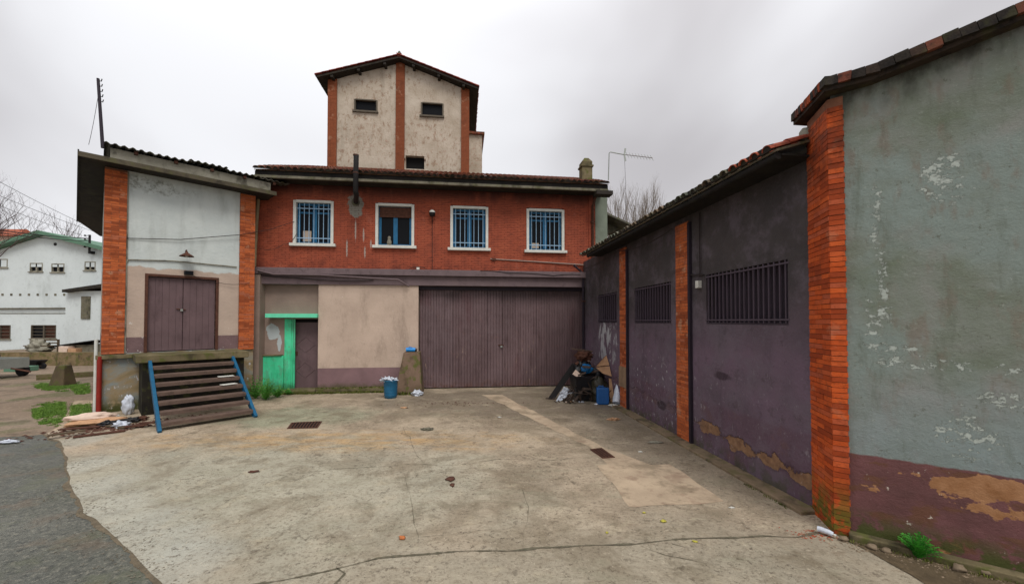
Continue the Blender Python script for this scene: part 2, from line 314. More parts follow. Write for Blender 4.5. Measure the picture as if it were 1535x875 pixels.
M['purple_bar'] = paint('plum_bars', S(78, 68, 78), .1, .6, 4)
M['steps'] = paint('worn_step_boards', S(98, 80, 70), .25, .75, 5, S(50, 40, 34), .7)
M['black'] = paint('black_metal', S(30, 28, 28), .2, .55, 6)
M['rust'] = paint('rusty_iron', S(84, 54, 42), .3, .9, 12, S(40, 30, 28), .6)
M['cable'] = paint('cable', S(48, 40, 40), .1, .7)
M['conduit'] = paint('conduit', S(150, 132, 122), .1, .6)
M['red_pipe'] = paint('red_pipe', S(134, 36, 26), .15, .5, 4)
M['tan_pipe'] = paint('tan_pipe', S(138, 122, 94), .2, .7, 4, S(80, 70, 50), .5)
M['asbestos'] = m_conc('asbestos_sheet', S(78, 76, 68), S(112, 108, 98), .45)
def tilemat(name, cs, moss=.5):
    n = N(name, .85); r = n.rand(); b = n.ramp(r, (0, cs[0]), (.4, cs[1]), (.7, cs[2]), (1, cs[3])); n.geo()
    b = n.mix(n.thr(n.noise(6, 8, rough=.7), .45, .65), b, k(cs[0], .5)); b = n.mix(n.mul(n.thr(n.noise(4, 7, lo=(3, 3, 1)), .5, .62), moss), b, S(70, 70, 34))
    n.bump(n.noise(40, 5), .006); return n.out(b)
M['tile'] = tilemat('roof_tile_dark', (S(70, 46, 36), S(116, 62, 46), S(138, 76, 56), S(90, 72, 54)), .5)
M['tile_tower'] = tilemat('roof_tile_tower', (S(110, 48, 40), S(142, 60, 46), S(158, 70, 52), S(112, 62, 48)), .1)
M['tile_grey'] = tilemat('roof_tile_grey', (S(92, 96, 84), S(114, 116, 102), S(124, 104, 86), S(96, 84, 68)), .55)
M['tile_red'] = tilemat('roof_tile_red', (S(150, 72, 52), S(172, 86, 62), S(184, 96, 70), S(160, 84, 64)), .15)
M['tile_cop_red'] = tilemat('coping_tile_red', (S(84, 50, 38), S(112, 60, 44), S(126, 68, 50), S(96, 56, 42)), .2)
M['tile_black'] = tilemat('coping_tile_black', (S(38, 32, 27), S(52, 42, 34), S(46, 40, 32), S(64, 46, 36)), .35)
M['rubber'] = paint('rubber', S(24, 24, 26), .2, .7, 8)
M['timber'] = paint('old_timber', S(92, 78, 60), .2, .85, 8, S(54, 44, 36), .6)
# --- ground
edge = [G(*p) for p in ((66, 651), (92, 664), (102, 700), (110, 735), (126, 768), (160, 797), (197, 828), (228, 858), (250, 900))]
edge += [(edge[-1][0] + .9, edge[-1][1] - .9), (.4, 0), (1.5, -2.5)]
def m_yard():
    n = N('yard_concrete', .75).geo()
    b = n.ramp(n.noise(.55, 6, dist=.3), (.28, S(138, 123, 104)), (.5, S(174, 158, 136)), (.72, S(190, 174, 150)))
    b = n.mix(n.mul(n.blob((-4.6, 6.2, 0), (4.2, 2.0, 9), 1.0, .4, .8), .55), b, S(158, 162, 146))
    b = n.mix(n.mul(n.blob((-3.9, 8.4, 0), (3.4, .6, 9), 1.2, .7, 1.5), n.thr(n.noise(3, 7, sc=(.5, 1.6, 1)), .35, .6), .7), b, S(186, 150, 100))
    b = n.mix(n.mul(n.blob((-5.5, 10.6, 0), (1.6, 1.1, 9), .8, .5, 1), .45), b, S(112, 138, 112))
    b = n.mix(n.mul(n.blob((1.0, 12.4, 0), (5.5, 2.2, 9), .7, .5, .9), .7), b, S(106, 95, 82))
    b = n.mix(n.mul(n.blob((2.9, 8.6, 0), (1.2, 4.4, 9), .9, .5, .9), .55), b, S(110, 102, 88))
    b = n.mix(n.mul(n.blob((0, 3.0, 0), (8, 1.9, 9), .8, .3, .9), .5), b, S(146, 144, 128))
    b = n.mix(n.mul(n.blob((.15, 6.2, 0), (.5, .9, 9), .9, .8, 2.2), .4), b, S(92, 78, 60))
    b = n.mix(n.mul(n.thr(n.noise(1.7, 8, rough=.7, lo=(5, 2, 0)), .5, .68), .55), b, S(104, 94, 74))
    b = n.mix(n.mul(n.thr(n.noise(3.2, 9, rough=.75, lo=(1, 7, 0), sc=(1, .8, 1)), .58, .64), .5), b, S(66, 54, 42))
    b = n.mix(n.mul(n.thr(n.noise(2.4, 8, lo=(9, 9, 0)), .56, .66), .35), b, S(184, 172, 146))
    b = n.mix(n.mul(n.thr(n.noise(5, 8, rough=.8, lo=(2, 2, 0), sc=(.6, 1.3, 1)), .55, .66), .5), b, S(120, 104, 84))
    b = n.mix(n.mul(n.thr(n.noise(.8, 9, rough=.72, lo=(11, 5, 0), dist=.6), .46, .62), .5), b, S(112, 100, 80)); b = n.mix(n.mul(n.thr(n.noise(1.1, 9, rough=.75, lo=(4, 15, 0), sc=(.5, 1.6, 1)), .52, .66), .35), b, S(140, 138, 116))
    for q in edge[1:8]: b = n.mix(n.mul(n.blob((q[0] + .22, q[1] + .1, 0), (.42, .5, 9), 1.0, .3, 2), .4), b, S(176, 178, 168))
    # exposed aggregate and pits
    v = n.vor(42); b = n.mix(n.mul(n.thr(v, .2, .05), n.thr(n.noise(1.3, 4, lo=(2, 4, 0)), .38, .6), .55), b, S(84, 78, 66))
    v2 = n.vor(70); b = n.mix(n.mul(n.thr(v2, .18, .05), .5), b, S(196, 186, 164))
    sp = n.noise(15, 8, rough=.85, lo=(3, 3, 0)); b = n.mix(n.mul(n.thr(sp, .55, .6), n.thr(n.noise(.9, 5, lo=(8, 4, 0)), .4, .56), .8), b, S(72, 62, 50)); sp2 = n.noise(22, 6, rough=.85, lo=(1, 9, 0)); b = n.mix(n.mul(n.thr(sp2, .53, .6), .6), b, S(104, 92, 76)); b = n.mix(n.mul(n.thr(n.noise(7, 9, rough=.85, lo=(12, 3, 0)), .55, .6), n.thr(n.noise(.6, 5, lo=(8, 14, 0)), .45, .6), .7), b, S(78, 68, 54)); b = n.mix(n.mul(n.thr(n.noise(19, 6, rough=.85, lo=(7, 9, 0)), .58, .64), .4), b, S(214, 202, 178))
    n.bump(n.noise(9, 7), .02).bump(n.noise(40, 5), .008)
    return n.out(b, n.thr(n.noise(1.2, 5, lo=(4, 4, 0)), .35, .65, .5, .85))
M['yard'] = m_yard()
def m_patch():
    n = N('new_concrete_patch', .85).geo()
    b = n.ramp(n.noise(1.5, 7), (.3, S(160, 142, 120)), (.7, S(190, 170, 144)))
    b = n.mix(n.mul(n.thr(n.noise(2.6, 8, lo=(3, 1, 0)), .52, .66), .5), b, S(120, 94, 78)); b = n.mix(n.mul(n.thr(n.noise(1.8, 9, rough=.75, lo=(9, 1, 0)), .48, .62), .6), b, S(118, 106, 86))
    b = n.mix(n.mul(n.thr(n.noise(20, 6, rough=.8), .6, .66), .5), b, S(96, 80, 62))
    n.bump(n.noise(50, 6), .006); return n.out(b)
M['patch'] = m_patch()
def m_road():
    n = N('wet_asphalt', .6).geo()
    b = n.ramp(n.noise(.7, 5), (.3, S(78, 80, 74)), (.7, S(100, 100, 90)))
    b = n.mix(n.mul(n.thr(n.vor(55), .32, .1), .6), b, S(130, 128, 120)); b = n.mix(n.mul(n.thr(n.noise(13, 9, rough=.88), .48, .58), .85), b, S(56, 58, 54)); b = n.mix(n.mul(n.thr(n.noise(15, 8, rough=.88, lo=(9, 0, 0)), .53, .59), .6), b, S(142, 138, 124)); b = n.mix(n.mul(n.thr(n.noise(1.1, 9, rough=.75, lo=(7, 8, 0)), .5, .64), .45), b, S(92, 96, 72))
    b = n.mix(n.mul(n.thr(n.noise(1.5, 8, lo=(3, 3, 0)), .54, .66), .35), b, S(112, 92, 72))
    n.bump(n.noise(60, 5), .008); return n.out(b, n.thr(n.noise(.8, 5, lo=(4, 4, 0)), .35, .65, .45, .8))
M['road'] = m_road()
def m_dirt():
    n = N('dirt', .9).geo()
    b = n.ramp(n.noise(.35, 7), (.3, S(112, 98, 84)), (.5, S(136, 118, 100)), (.72, S(150, 134, 116)))
    b = n.mix(n.mul(n.thr(n.noise(1.2, 8, lo=(2, 2, 0)), .5, .62), .6), b, S(92, 82, 68))
    b = n.mix(n.mul(n.thr(n.noise(.5, 7, lo=(7, 3, 0)), .55, .62), .5), b, S(86, 96, 52))
    b = n.mix(n.mul(n.thr(n.noise(7, 8, rough=.85, lo=(1, 0, 0)), .54, .6), .6), b, S(178, 160, 136)); b = n.mix(n.mul(n.thr(n.noise(6, 8, rough=.85, lo=(6, 0, 0)), .54, .6), .6), b, S(84, 74, 60))
    n.bump(n.noise(8, 8, rough=.75), .05); return n.out(b)
M['dirt'] = m_dirt(); M['road_grit'] = paint('road_grit', S(112, 106, 92), .4, .9, 9, S(60, 58, 52), .6, world=True)
M['crack'] = paint('crack_filled_with_dirt', S(100, 94, 78), .35, .95, 20, S(70, 78, 50), .6, world=True)
def m_leaf(name, a, b_):
    n = N(name, .6); n.b.inputs['Subsurface Weight'].default_value = 0; g = n.rand(); n.geo(); return n.out(n.ramp(n.noise(9, 3), (.3, a), (.7, b_)))
M['grass'] = m_leaf('grass', S(66, 100, 30), S(112, 146, 54)); M['weed'] = m_leaf('weed', S(48, 108, 34), S(96, 158, 60)); M['fern'] = m_leaf('fern', S(20, 86, 22), S(72, 158, 44))
M['mossg'] = m_leaf('moss', S(58, 66, 20), S(104, 108, 40))
M['bark'] = paint('bark', S(122, 112, 98), .2, .9, 4, S(84, 78, 66), .4); M['twig'] = paint('twig', S(132, 122, 112), .15, .9, 4); M['twigd'] = paint('twig_dark', S(84, 66, 62), .15, .9, 4)
M['ltblue'] = paint('cyan_plastic', S(20, 132, 208), .15, .35, 8, spec=.5); M['bucket'] = paint('blue_plastic', S(16, 92, 128), .15, .4, 6, S(30, 70, 84), .4, spec=.5)
M['jerry'] = paint('blue_jerrycan', S(18, 84, 148), .1, .35, 6, spec=.5)
M['olive'] = paint('olive_bag', S(50, 46, 34), .2, .45, 8, spec=.4); M['bluebag'] = paint('blue_bag', S(20, 96, 150), .15, .4, 8, S(16, 60, 100), .4)
M['foil'] = paint('white_plastic_bag', S(196, 202, 212), .15, .35, 12, S(120, 124, 134), .5, spec=.5)
M['card'] = paint('cardboard', S(186, 146, 112), .15, .9, 6, S(120, 86, 60), .4); M['blackbag'] = paint('black_bag', S(26, 26, 28), .2, .35, 8, spec=.5)
M['pale'] = paint('pale_foam', S(214, 190, 172), .1, .8, 6); M['orange'] = paint('orange_scrap', S(184, 112, 66), .1); M['yellow'] = paint('yellow_scrap', S(176, 168, 70), .1)
M['housewhite'] = paint('far_white_render', S(208, 216, 216), .06, .85, .5, S(168, 176, 172), .6, streak=1); M['greenroof'] = paint('green_verge', S(92, 128, 106), .12, .7, 1)
M['stone'] = paint('rubble', S(128, 112, 92), .3, .9, 9, S(80, 66, 52), .5, world=True)
M['silver'] = paint('galvanised', S(150, 154, 148), .1, .45, 4, metal=.5); M['redroof'] = paint('far_red_tiles', S(150, 84, 62), .2, .9, 3)
M['dirtyred'] = paint('brick_dust', S(150, 78, 54), .2, .9, 9)

# ------------------------------------------------------------------ mesh builder
class MB:
    def __init__(s): s.v = []; s.f = []; s.sm = []
    def add(s, vs, fs, smooth=False):
        o = len(s.v); s.v += [tuple(p) for p in vs]; s.f += [tuple(o + i for i in f) for f in fs]; s.sm += [smooth] * len(fs); return s
    def box(s, a, b, jit=0):
        (x0, y0, z0), (x1, y1, z1) = a, b
        if x0 > x1: x0, x1 = x1, x0
        if y0 > y1: y0, y1 = y1, y0
        if z0 > z1: z0, z1 = z1, z0
        vs = [(x0, y0, z0), (x1, y0, z0), (x1, y1, z0), (x0, y1, z0), (x0, y0, z1), (x1, y0, z1), (x1, y1, z1), (x0, y1, z1)]
        if jit: vs = [tuple(c + rnd.uniform(-jit, jit) for c in p) for p in vs]
        return s.add(vs, [(0, 3, 2, 1), (4, 5, 6, 7), (0, 1, 5, 4), (1, 2, 6, 5), (2, 3, 7, 6), (3, 0, 4, 7)])
    def obox(s, c, ax, ay, az):          # oriented box: centre and three half-axis vectors
        c, ax, ay, az = map(Vector, (c, ax, ay, az)); vs = []
        for z in (-1, 1):
            for x, y in ((-1, -1), (1, -1), (1, 1), (-1, 1)): vs.append(c + ax * x + ay * y + az * z)
        return s.add(vs, [(0, 3, 2, 1), (4, 5, 6, 7), (0, 1, 5, 4), (1, 2, 6, 5), (2, 3, 7, 6), (3, 0, 4, 7)])
    def tube(s, pts, r, n=8, r2=None, cap=True):
        pts = [Vector(p) for p in pts]; r2 = r if r2 is None else r2; rings = []
        for i, p in enumerate(pts):
            d = (pts[min(i + 1, len(pts) - 1)] - pts[max(i - 1, 0)]).normalized()
            a = d.orthogonal().normalized() if i == 0 else (a - d * a.dot(d)).normalized()
            b = d.cross(a); q = r + (r2 - r) * i / max(1, len(pts) - 1)
            rings.append([p + (a * math.cos(t) + b * math.sin(t)) * q for t in (2 * math.pi * j / n for j in range(n))])
        vs = [p for rg in rings for p in rg]; fs = []
        for i in range(len(pts) - 1):
            for j in range(n): fs.append((i * n + j, i * n + (j + 1) % n, (i + 1) * n + (j + 1) % n, (i + 1) * n + j))
        s.add(vs, fs, True)
        if cap: s.add(rings[0], [tuple(range(n))[::-1]]); s.add(rings[-1], [tuple(range(n))])
        return s
    def lathe(s, prof, n=20, c=(0, 0, 0)):
        vs = [(c[0] + r * math.cos(2 * math.pi * j / n), c[1] + r * math.sin(2 * math.pi * j / n), c[2] + z) for r, z in prof for j in range(n)]
        fs = [(i * n + j, i * n + (j + 1) % n, (i + 1) * n + (j + 1) % n, (i + 1) * n + j) for i in range(len(prof) - 1) for j in range(n)]
        return s.add(vs, fs, True)
    def prism(s, poly, h, z0=0):         # 2D polygon extruded upward
        n = len(poly); vs = [(x, y, z0) for x, y in poly] + [(x, y, z0 + h) for x, y in poly]
        return s.add(vs, [tuple(range(n))[::-1], tuple(range(n, 2 * n))] + [(i, (i + 1) % n, n + (i + 1) % n, n + i) for i in range(n)])
    def extr(s, poly, v0, v1):           # polygon in x,z extruded along y
        n = len(poly); vs = [(x, v0, z) for x, z in poly] + [(x, v1, z) for x, z in poly]
        return s.add(vs, [tuple(range(n)), tuple(range(n, 2 * n))[::-1]] + [(n + i, n + (i + 1) % n, (i + 1) % n, i) for i in range(n)])
    def blob(s, c, r, n=12, m=8, amp=.25, sc=3, seed=0):
        vs = []; fs = []
        for i in range(m + 1):
            t = math.pi * i / m
            for j in range(n):
                p = 2 * math.pi * j / n; d = Vector((math.sin(t) * math.cos(p), math.sin(t) * math.sin(p), math.cos(t))); sv = Vector((seed, seed * 2, 0))
                q = 1 + amp * (mnoise.noise(d * sc + sv) * 1.7 + (.35 - abs(mnoise.noise(d * sc * 2.1 + sv)) * 1.6) * .7 + mnoise.noise(d * sc * 4.3 + sv) * .35)
                vs.append((c[0] + d.x * r[0] * q, c[1] + d.y * r[1] * q, c[2] + d.z * r[2] * q))
        for i in range(m):
            for j in range(n): fs.append((i * n + j, (i + 1) * n + j, (i + 1) * n + (j + 1) % n, i * n + (j + 1) % n))
        return s.add(vs, fs, True)
    def mesh(s, name, mat):
        me = bpy.data.meshes.new(name); me.from_pydata(s.v, [], s.f); me.polygons.foreach_set('use_smooth', s.sm); me.materials.append(mat); me.update(); return me
    def build(s, name, mat, parent=None, mw=None, bevel=0):
        o = bpy.data.objects.new(name, s.mesh(name, M[mat] if isinstance(mat, str) else mat)); COL.objects.link(o)
        if parent is not None: o.parent = parent
        if mw is not None: o.matrix_world = mw
        if bevel:
            b = o.modifiers.new('b', 'BEVEL'); b.width = bevel; b.segments = 2; b.limit_method = 'ANGLE'
        return o
def tag(o, label=None, cat=None, group=None, kind=None):
    for a, b in (('label', label), ('category', cat), ('group', group), ('kind', kind)):
        if b: o[a] = b
    return o
def thing(name, label, cat, mw=None, group=None):
    o = bpy.data.objects.new(name, None); COL.objects.link(o); o.empty_display_size = .1
    if mw is not None: o.matrix_world = mw
    return tag(o, label, cat, group)
def at(x, y, z=0, rz=0): return Matrix.Translation((x, y, z)) @ Matrix.Rotation(rz, 4, 'Z')
def fat(fr, u, v, z=0): return fr.M @ Matrix.Translation((u, v, z))
def inst(name, me, parent, loc, rot=(0, 0, 0), scale=None):
    o = bpy.data.objects.new(name, me); COL.objects.link(o); o.parent = parent; o.location = loc; o.rotation_euler = rot
    if scale: o.scale = scale
    return o
def holes(mb, u0, u1, z0, z1, v0, v1, hs):
    us = sorted({u0, u1} | {h[0] for h in hs} | {h[1] for h in hs}); zs = sorted({z0, z1} | {h[2] for h in hs} | {h[3] for h in hs})
    us = [q for q in us if u0 <= q <= u1]; zs = [q for q in zs if z0 <= q <= z1]
    for a, b in zip(us, us[1:]):
        run = None
        for c, d in zip(zs, zs[1:]):
            cu, cz = (a + b) / 2, (c + d) / 2
            if any(h[0] < cu < h[1] and h[2] < cz < h[3] for h in hs):
                if run: mb.box((a, v0, run[0]), (b, v1, run[1])); run = None
            else: run = (run[0], d) if run else (c, d)
        if run: mb.box((a, v0, run[0]), (b, v1, run[1]))
    return mb

# ------------------------------------------------------------------ ground, road, yard
def sheet(name, poly, z, mat, kind='structure'):
    mb = MB(); mb.add([(x, y, z) for x, y in poly], [tuple(range(len(poly)))]); o = mb.build(name, mat); o['kind'] = kind; return o
def wob(pts, amp=.03, step=.18, seed=0, closed=False):
    out = []; n = len(pts)
    for i in range(n if closed else n - 1):
        a, b = Vector(pts[i]), Vector(pts[(i + 1) % n]); kk = max(1, int((b - a).length / step))
        for j in range(kk):
            p = a.lerp(b, j / kk); q = mnoise.noise_vector(Vector((p.x * 2.3, p.y * 2.3, seed))) * amp * 2; out.append((p.x + q.x, p.y + q.y))
    if not closed: out.append(tuple(pts[-1]))
    return out
sheet('ground', [(-400, -60), (400, -60), (400, 700), (-400, 700)], 0, 'dirt')
redge = wob(wob(edge, .02, .3, 3), .016, .03, 13)
road_far = [G(0, 655), G(30, 654)]
sheet('road', [(-30, 10.2)] + road_far + [(q[0] + .25, q[1] + .12) for q in redge] + [(1, -30), (-30, -30)], .004, 'road')
backrow = [G(150, 626), (-8.5, 14.5), (-8, 16), (6, 18), (9, 3), (12, -8), (3, -8)]
def strip(name, pts, w0, w1, z, mat, seed, side):
    L = []; Rr = []
    for i, q in enumerate(pts):
        a = Vector(pts[max(0, i - 2)]); b = Vector(pts[min(len(pts) - 1, i + 2)]); d = (b - a).normalized(); n = Vector((-d.y, d.x)) * side
        ww = w0 + w1 * abs(mnoise.noise(Vector((q[0] * 1.7, q[1] * 1.7, seed)))) + .03 * abs(mnoise.noise(Vector((q[0] * 14, q[1] * 14, seed)))); L.append((q[0] - n.x * .03, q[1] - n.y * .03, z)); Rr.append((q[0] + n.x * ww, q[1] + n.y * ww, z))
    nn = len(pts); mb = MB(); mb.add(L + Rr, [(nn + i, nn + i + 1, i + 1, i) if side > 0 else (i, i + 1, nn + i + 1, nn + i) for i in range(nn - 1)]); o = mb.build(name, mat); o['kind'] = 'structure'
strip('verge_dirt', redge[:-8], .015, .10, .007, paint('verge_dirt', S(122, 110, 90), .3, .95, 6, S(92, 84, 68), .7, world=True, grain=.02), 2, -1)
sheet('yard', redge + [(3, -8), (12, -8), (9, 3), (6, 18), (-8, 16), (-11.3, 12.0), G(118, 632), G(95, 640)], .010, 'yard')
sheet('concrete_patch', wob([G(*p) for p in ((893, 697), (1005, 697), (1086, 752), (1050, 757), (1000, 757), (960, 762), (944, 761), (930, 742))], .03, .1, 5, True), .014, 'patch')
sheet('concrete_patch', wob([G(*p) for p in ((722, 592), (752, 592), (905, 671), (975, 698), (912, 698), (885, 672), (800, 630))], .03, .12, 8, True), .0145, 'patch')
def crack(pts, w, seed, mat='crack', z=.016):
    p = wob(wob(pts, .045, .3, seed), .014, .03, seed + 20); L = []; Rr = []
    for i, q in enumerate(p):
        a = Vector(p[max(0, i - 1)]); b = Vector(p[min(len(p) - 1, i + 1)]); d = (b - a).normalized(); n = Vector((-d.y, d.x))
        ww = w * max(.3, .75 + 1.5 * mnoise.noise(Vector((q[0] * 3, q[1] * 3, seed))) + 1.0 * mnoise.noise(Vector((q[0] * 17, q[1] * 17, seed)))); L.append((q[0] + n.x * ww, q[1] + n.y * ww, z)); Rr.append((q[0] - n.x * ww, q[1] - n.y * ww, z))
    nn = len(p); mb = MB(); mb.add(L + Rr, [(nn + i, nn + i + 1, i + 1, i) for i in range(nn - 1)]); o = mb.build('pavement_crack', mat); o['kind'] = 'structure'
for i, (pp, w_) in enumerate((
    ([(340, 880), (430, 870), (505, 853), (560, 838), (640, 833), (760, 826), (900, 817), (1010, 812), (1100, 807), (1225, 800)], .012),
    ([(505, 853), (512, 862), (500, 880)], .010), ([(605, 640), (630, 690), (636, 697)], .0035), ([(603, 697), (608, 735), (618, 760), (628, 805), (627, 815)], .0025),
    ([(400, 716), (520, 702), (606, 697), (680, 697), (745, 689), (800, 690), (884, 687)], .004), ([(780, 735), (790, 760), (780, 800), (785, 818)], .002),
    ([(965, 820), (1000, 832), (1060, 846)], .004), ([(1010, 815), (1028, 822)], .006), ([(630, 807), (700, 800), (720, 795)], .002))):
    crack([G(*q) for q in pp], w_ * 1.15, i)
# stains and a soil strip under the grey wall
soil = wob([G(*p) for p in ((1245, 800), (1262, 806), (1300, 826), (1345, 852), (1420, 900))] + [(4.6, 3.1), (5.6, 3.1), (4.2, 4.9)], .04, .1, 9, True)
sheet('soil_strip', soil, .017, paint('soil', S(118, 102, 78), .3, .95, 7, S(66, 58, 40), .7, world=True, grain=.03))
sheet('footpath', wob([G(*p) for p in ((66, 651), (120, 640), (140, 600), (112, 600), (100, 622), (88, 640))], .03, .2, 4, True), .007, 'patch')

# ------------------------------------------------------------------ reusable pieces: bricks, tiles
BR = {}
def brickmesh(key, dx, dy, dz, mat, variants=3):
    if key not in BR:
        L = []
        for i in range(variants):
            mb = MB(); mb.box((0, 0, 0), (dx, dy, dz), .0022); L.append(mb.mesh('brick', M[mat]))
        BR[key] = L
    return rnd.choice(BR[key])
def brick_pier(parent, u0, u1, z0, z1, depth, key, mat, mort='mortar', v=0.0, course=.0615, inset=.007, side=None, dark=None):
    """pier front at y=v-? : parts brick_pier (mortar core) > brick, one object each"""
    W_ = u1 - u0; core = MB().box((u0 + .004, v + .006, z0), (u1 - .004, v + depth, z1)).build('brick_pier', mort, parent)
    h = course - .0065; nrow = int((z1 - z0) / course); half = W_ / 3
    for i in range(nrow):
        z = z0 + i * course + .004; segs = ((0, 2), (2, 3)) if i % 2 else ((0, 1), (1, 3))
        for a, b in segs:
            L = (b - a) * half - .008
            me = brickmesh((key, b - a), L, .1, h, mat)
            inst('brick', me, core, (u0 + a * half + .004, v + rnd.uniform(-.003, .003), z), (0, 0, rnd.uniform(-.006, .006)))
    return core
def tile_mesh(mat, L=.42, r=.085, r2=.07, n=7, name='roof_tile'):
    mb = MB(); vs = []
    for y, rr in ((0, r), (L, r2)):
        for t in (rr, rr - .014):
            for j in range(n + 1):
                a = math.pi * j / n; vs.append((math.cos(a) * t, y, math.sin(a) * t * .8))
    m = n + 1; fs = []
    for j in range(n): fs += [(j, j + 1, 2 * m + j + 1, 2 * m + j), (m + j + 1, m + j, 3 * m + j, 3 * m + j + 1), (j + 1, j, m + j, m + j + 1)]
    mb.add(vs, fs); return mb.mesh(name, M[mat])
def tile_roof(parent, origin, xdir, updir, ncol, nrow, pitch_x, me, rows_ind, stuffmat, cols_ind=None, redfn=None, jit=.012):
    """parent: roof deck object; local tile lattice; rows_ind rows from the eave are single objects, the rest one stuff part"""
    X = Vector(xdir).normalized(); Y = Vector(updir).normalized(); Z = X.cross(Y).normalized(); big = MB(); vs0 = [Vector(v.co) for v in me.vertices]; fs0 = [tuple(p.vertices) for p in me.polygons]
    for r in range(nrow):
        for c in range(ncol):
            p = Vector(origin) + X * (c * pitch_x) + Y * (r * .34) + Z * (.01 + .01 * min(r, 3))
            mt = Matrix((X, Y, Z)).transposed().to_4x4(); mt = Matrix.Translation(p) @ mt
            single = (r < rows_ind) if cols_ind is None else (c < cols_ind)
            if single:
                q = me if not (redfn and redfn(c, r)) else redfn(c, r)
                o = inst('roof_tile', q, parent, (0, 0, 0)); o.matrix_local = mt @ Matrix.Translation((rnd.uniform(-jit, jit) * .6, rnd.uniform(-jit, jit) * 1.6, rnd.uniform(0, jit * .6))) @ Matrix.Rotation(rnd.uniform(-.04, .04), 4, 'Z')
            else:
                j = Matrix.Translation((rnd.uniform(-jit, jit) * .5, rnd.uniform(-jit, jit), 0)); big.add([mt @ j @ v for v in vs0], fs0)
    W_ = X * ((ncol - 1) * pitch_x + .12); c0 = Vector(origin) - X * .06 + Y * .06
    MB().obox(c0 + W_ / 2 + Z * .036, W_ / 2, Y * .03, Z * .038).build('tile_bedding', 'soffit', parent)
    if big.v: o = big.build('roof_tiles', stuffmat, parent); o['kind'] = 'stuff'
def panes(): pass

# ------------------------------------------------------------------ main brick building (frame FM)
main = thing('brick_building', 'two storey red brick building with blue barred windows above a wide plum garage door', 'building', FM.M)
UL, UR = FM.u(382), FM.u(893); U_END = FM.u(911)
Z_TOP = 7.33; ZB = 4.34
wrects = []
for a, b, c, d in ((441, 300, 499, 366), (564, 305, 620, 369), (676, 309, 731, 372.5), (790, 313, 845, 376)):
    ul, zt = FM.uv(a, b); ur, zb = FM.uv(b=0, px=b, py=d) if False else FM.uv(c, d); zt = (zt + FM.z(c, b + (c - a) * .035)) / 2; wrects.append((ul, ur, zb, zt))
wall = holes(MB(), UL, UR, ZB, Z_TOP, .014, .3, wrects).build('wall', 'mortar_red', main)
# painted brickwork: every brick real, fine courses
bk = MB(); course = .066; L_ = .245
for i in range(int((Z_TOP - ZB) / course)):
    z = ZB + i * course; off = (i % 2) * L_ / 2; u = UL - off
    while u < UR:
        a, b = max(u + .004, UL), min(u + L_ - .004, UR)
        segs = [(a, b)] if b - a > .03 else []
        for h in wrects:
            if z + course > h[2] and z < h[3]:
                ns = []
                for s0, s1 in segs:
                    if s1 <= h[0] or s0 >= h[1]: ns.append((s0, s1))
                    else:
                        if s0 < h[0]: ns.append((s0, h[0]))
                        if s1 > h[1]: ns.append((h[1], s1))
                segs = ns
        for s0, s1 in segs:
            if s1 - s0 > .02:
                f = -.002 + rnd.uniform(-.0025, .0025); x0, x1, y0, y1 = s0, s1, f, .02; z0, z1 = z + .004, z + course - .004
                bk.add([(x0, y0, z0), (x1, y0, z0), (x1, y0, z1), (x0, y0, z1), (x0, y1, z0), (x1, y1, z0), (x1, y1, z1), (x0, y1, z1)], [(0, 1, 2, 3), (0, 4, 5, 1), (3, 2, 6, 7), (0, 3, 7, 4), (1, 5, 6, 2)])
        u += L_
tag(bk.build('brickwork', 'red', wall), kind='stuff')
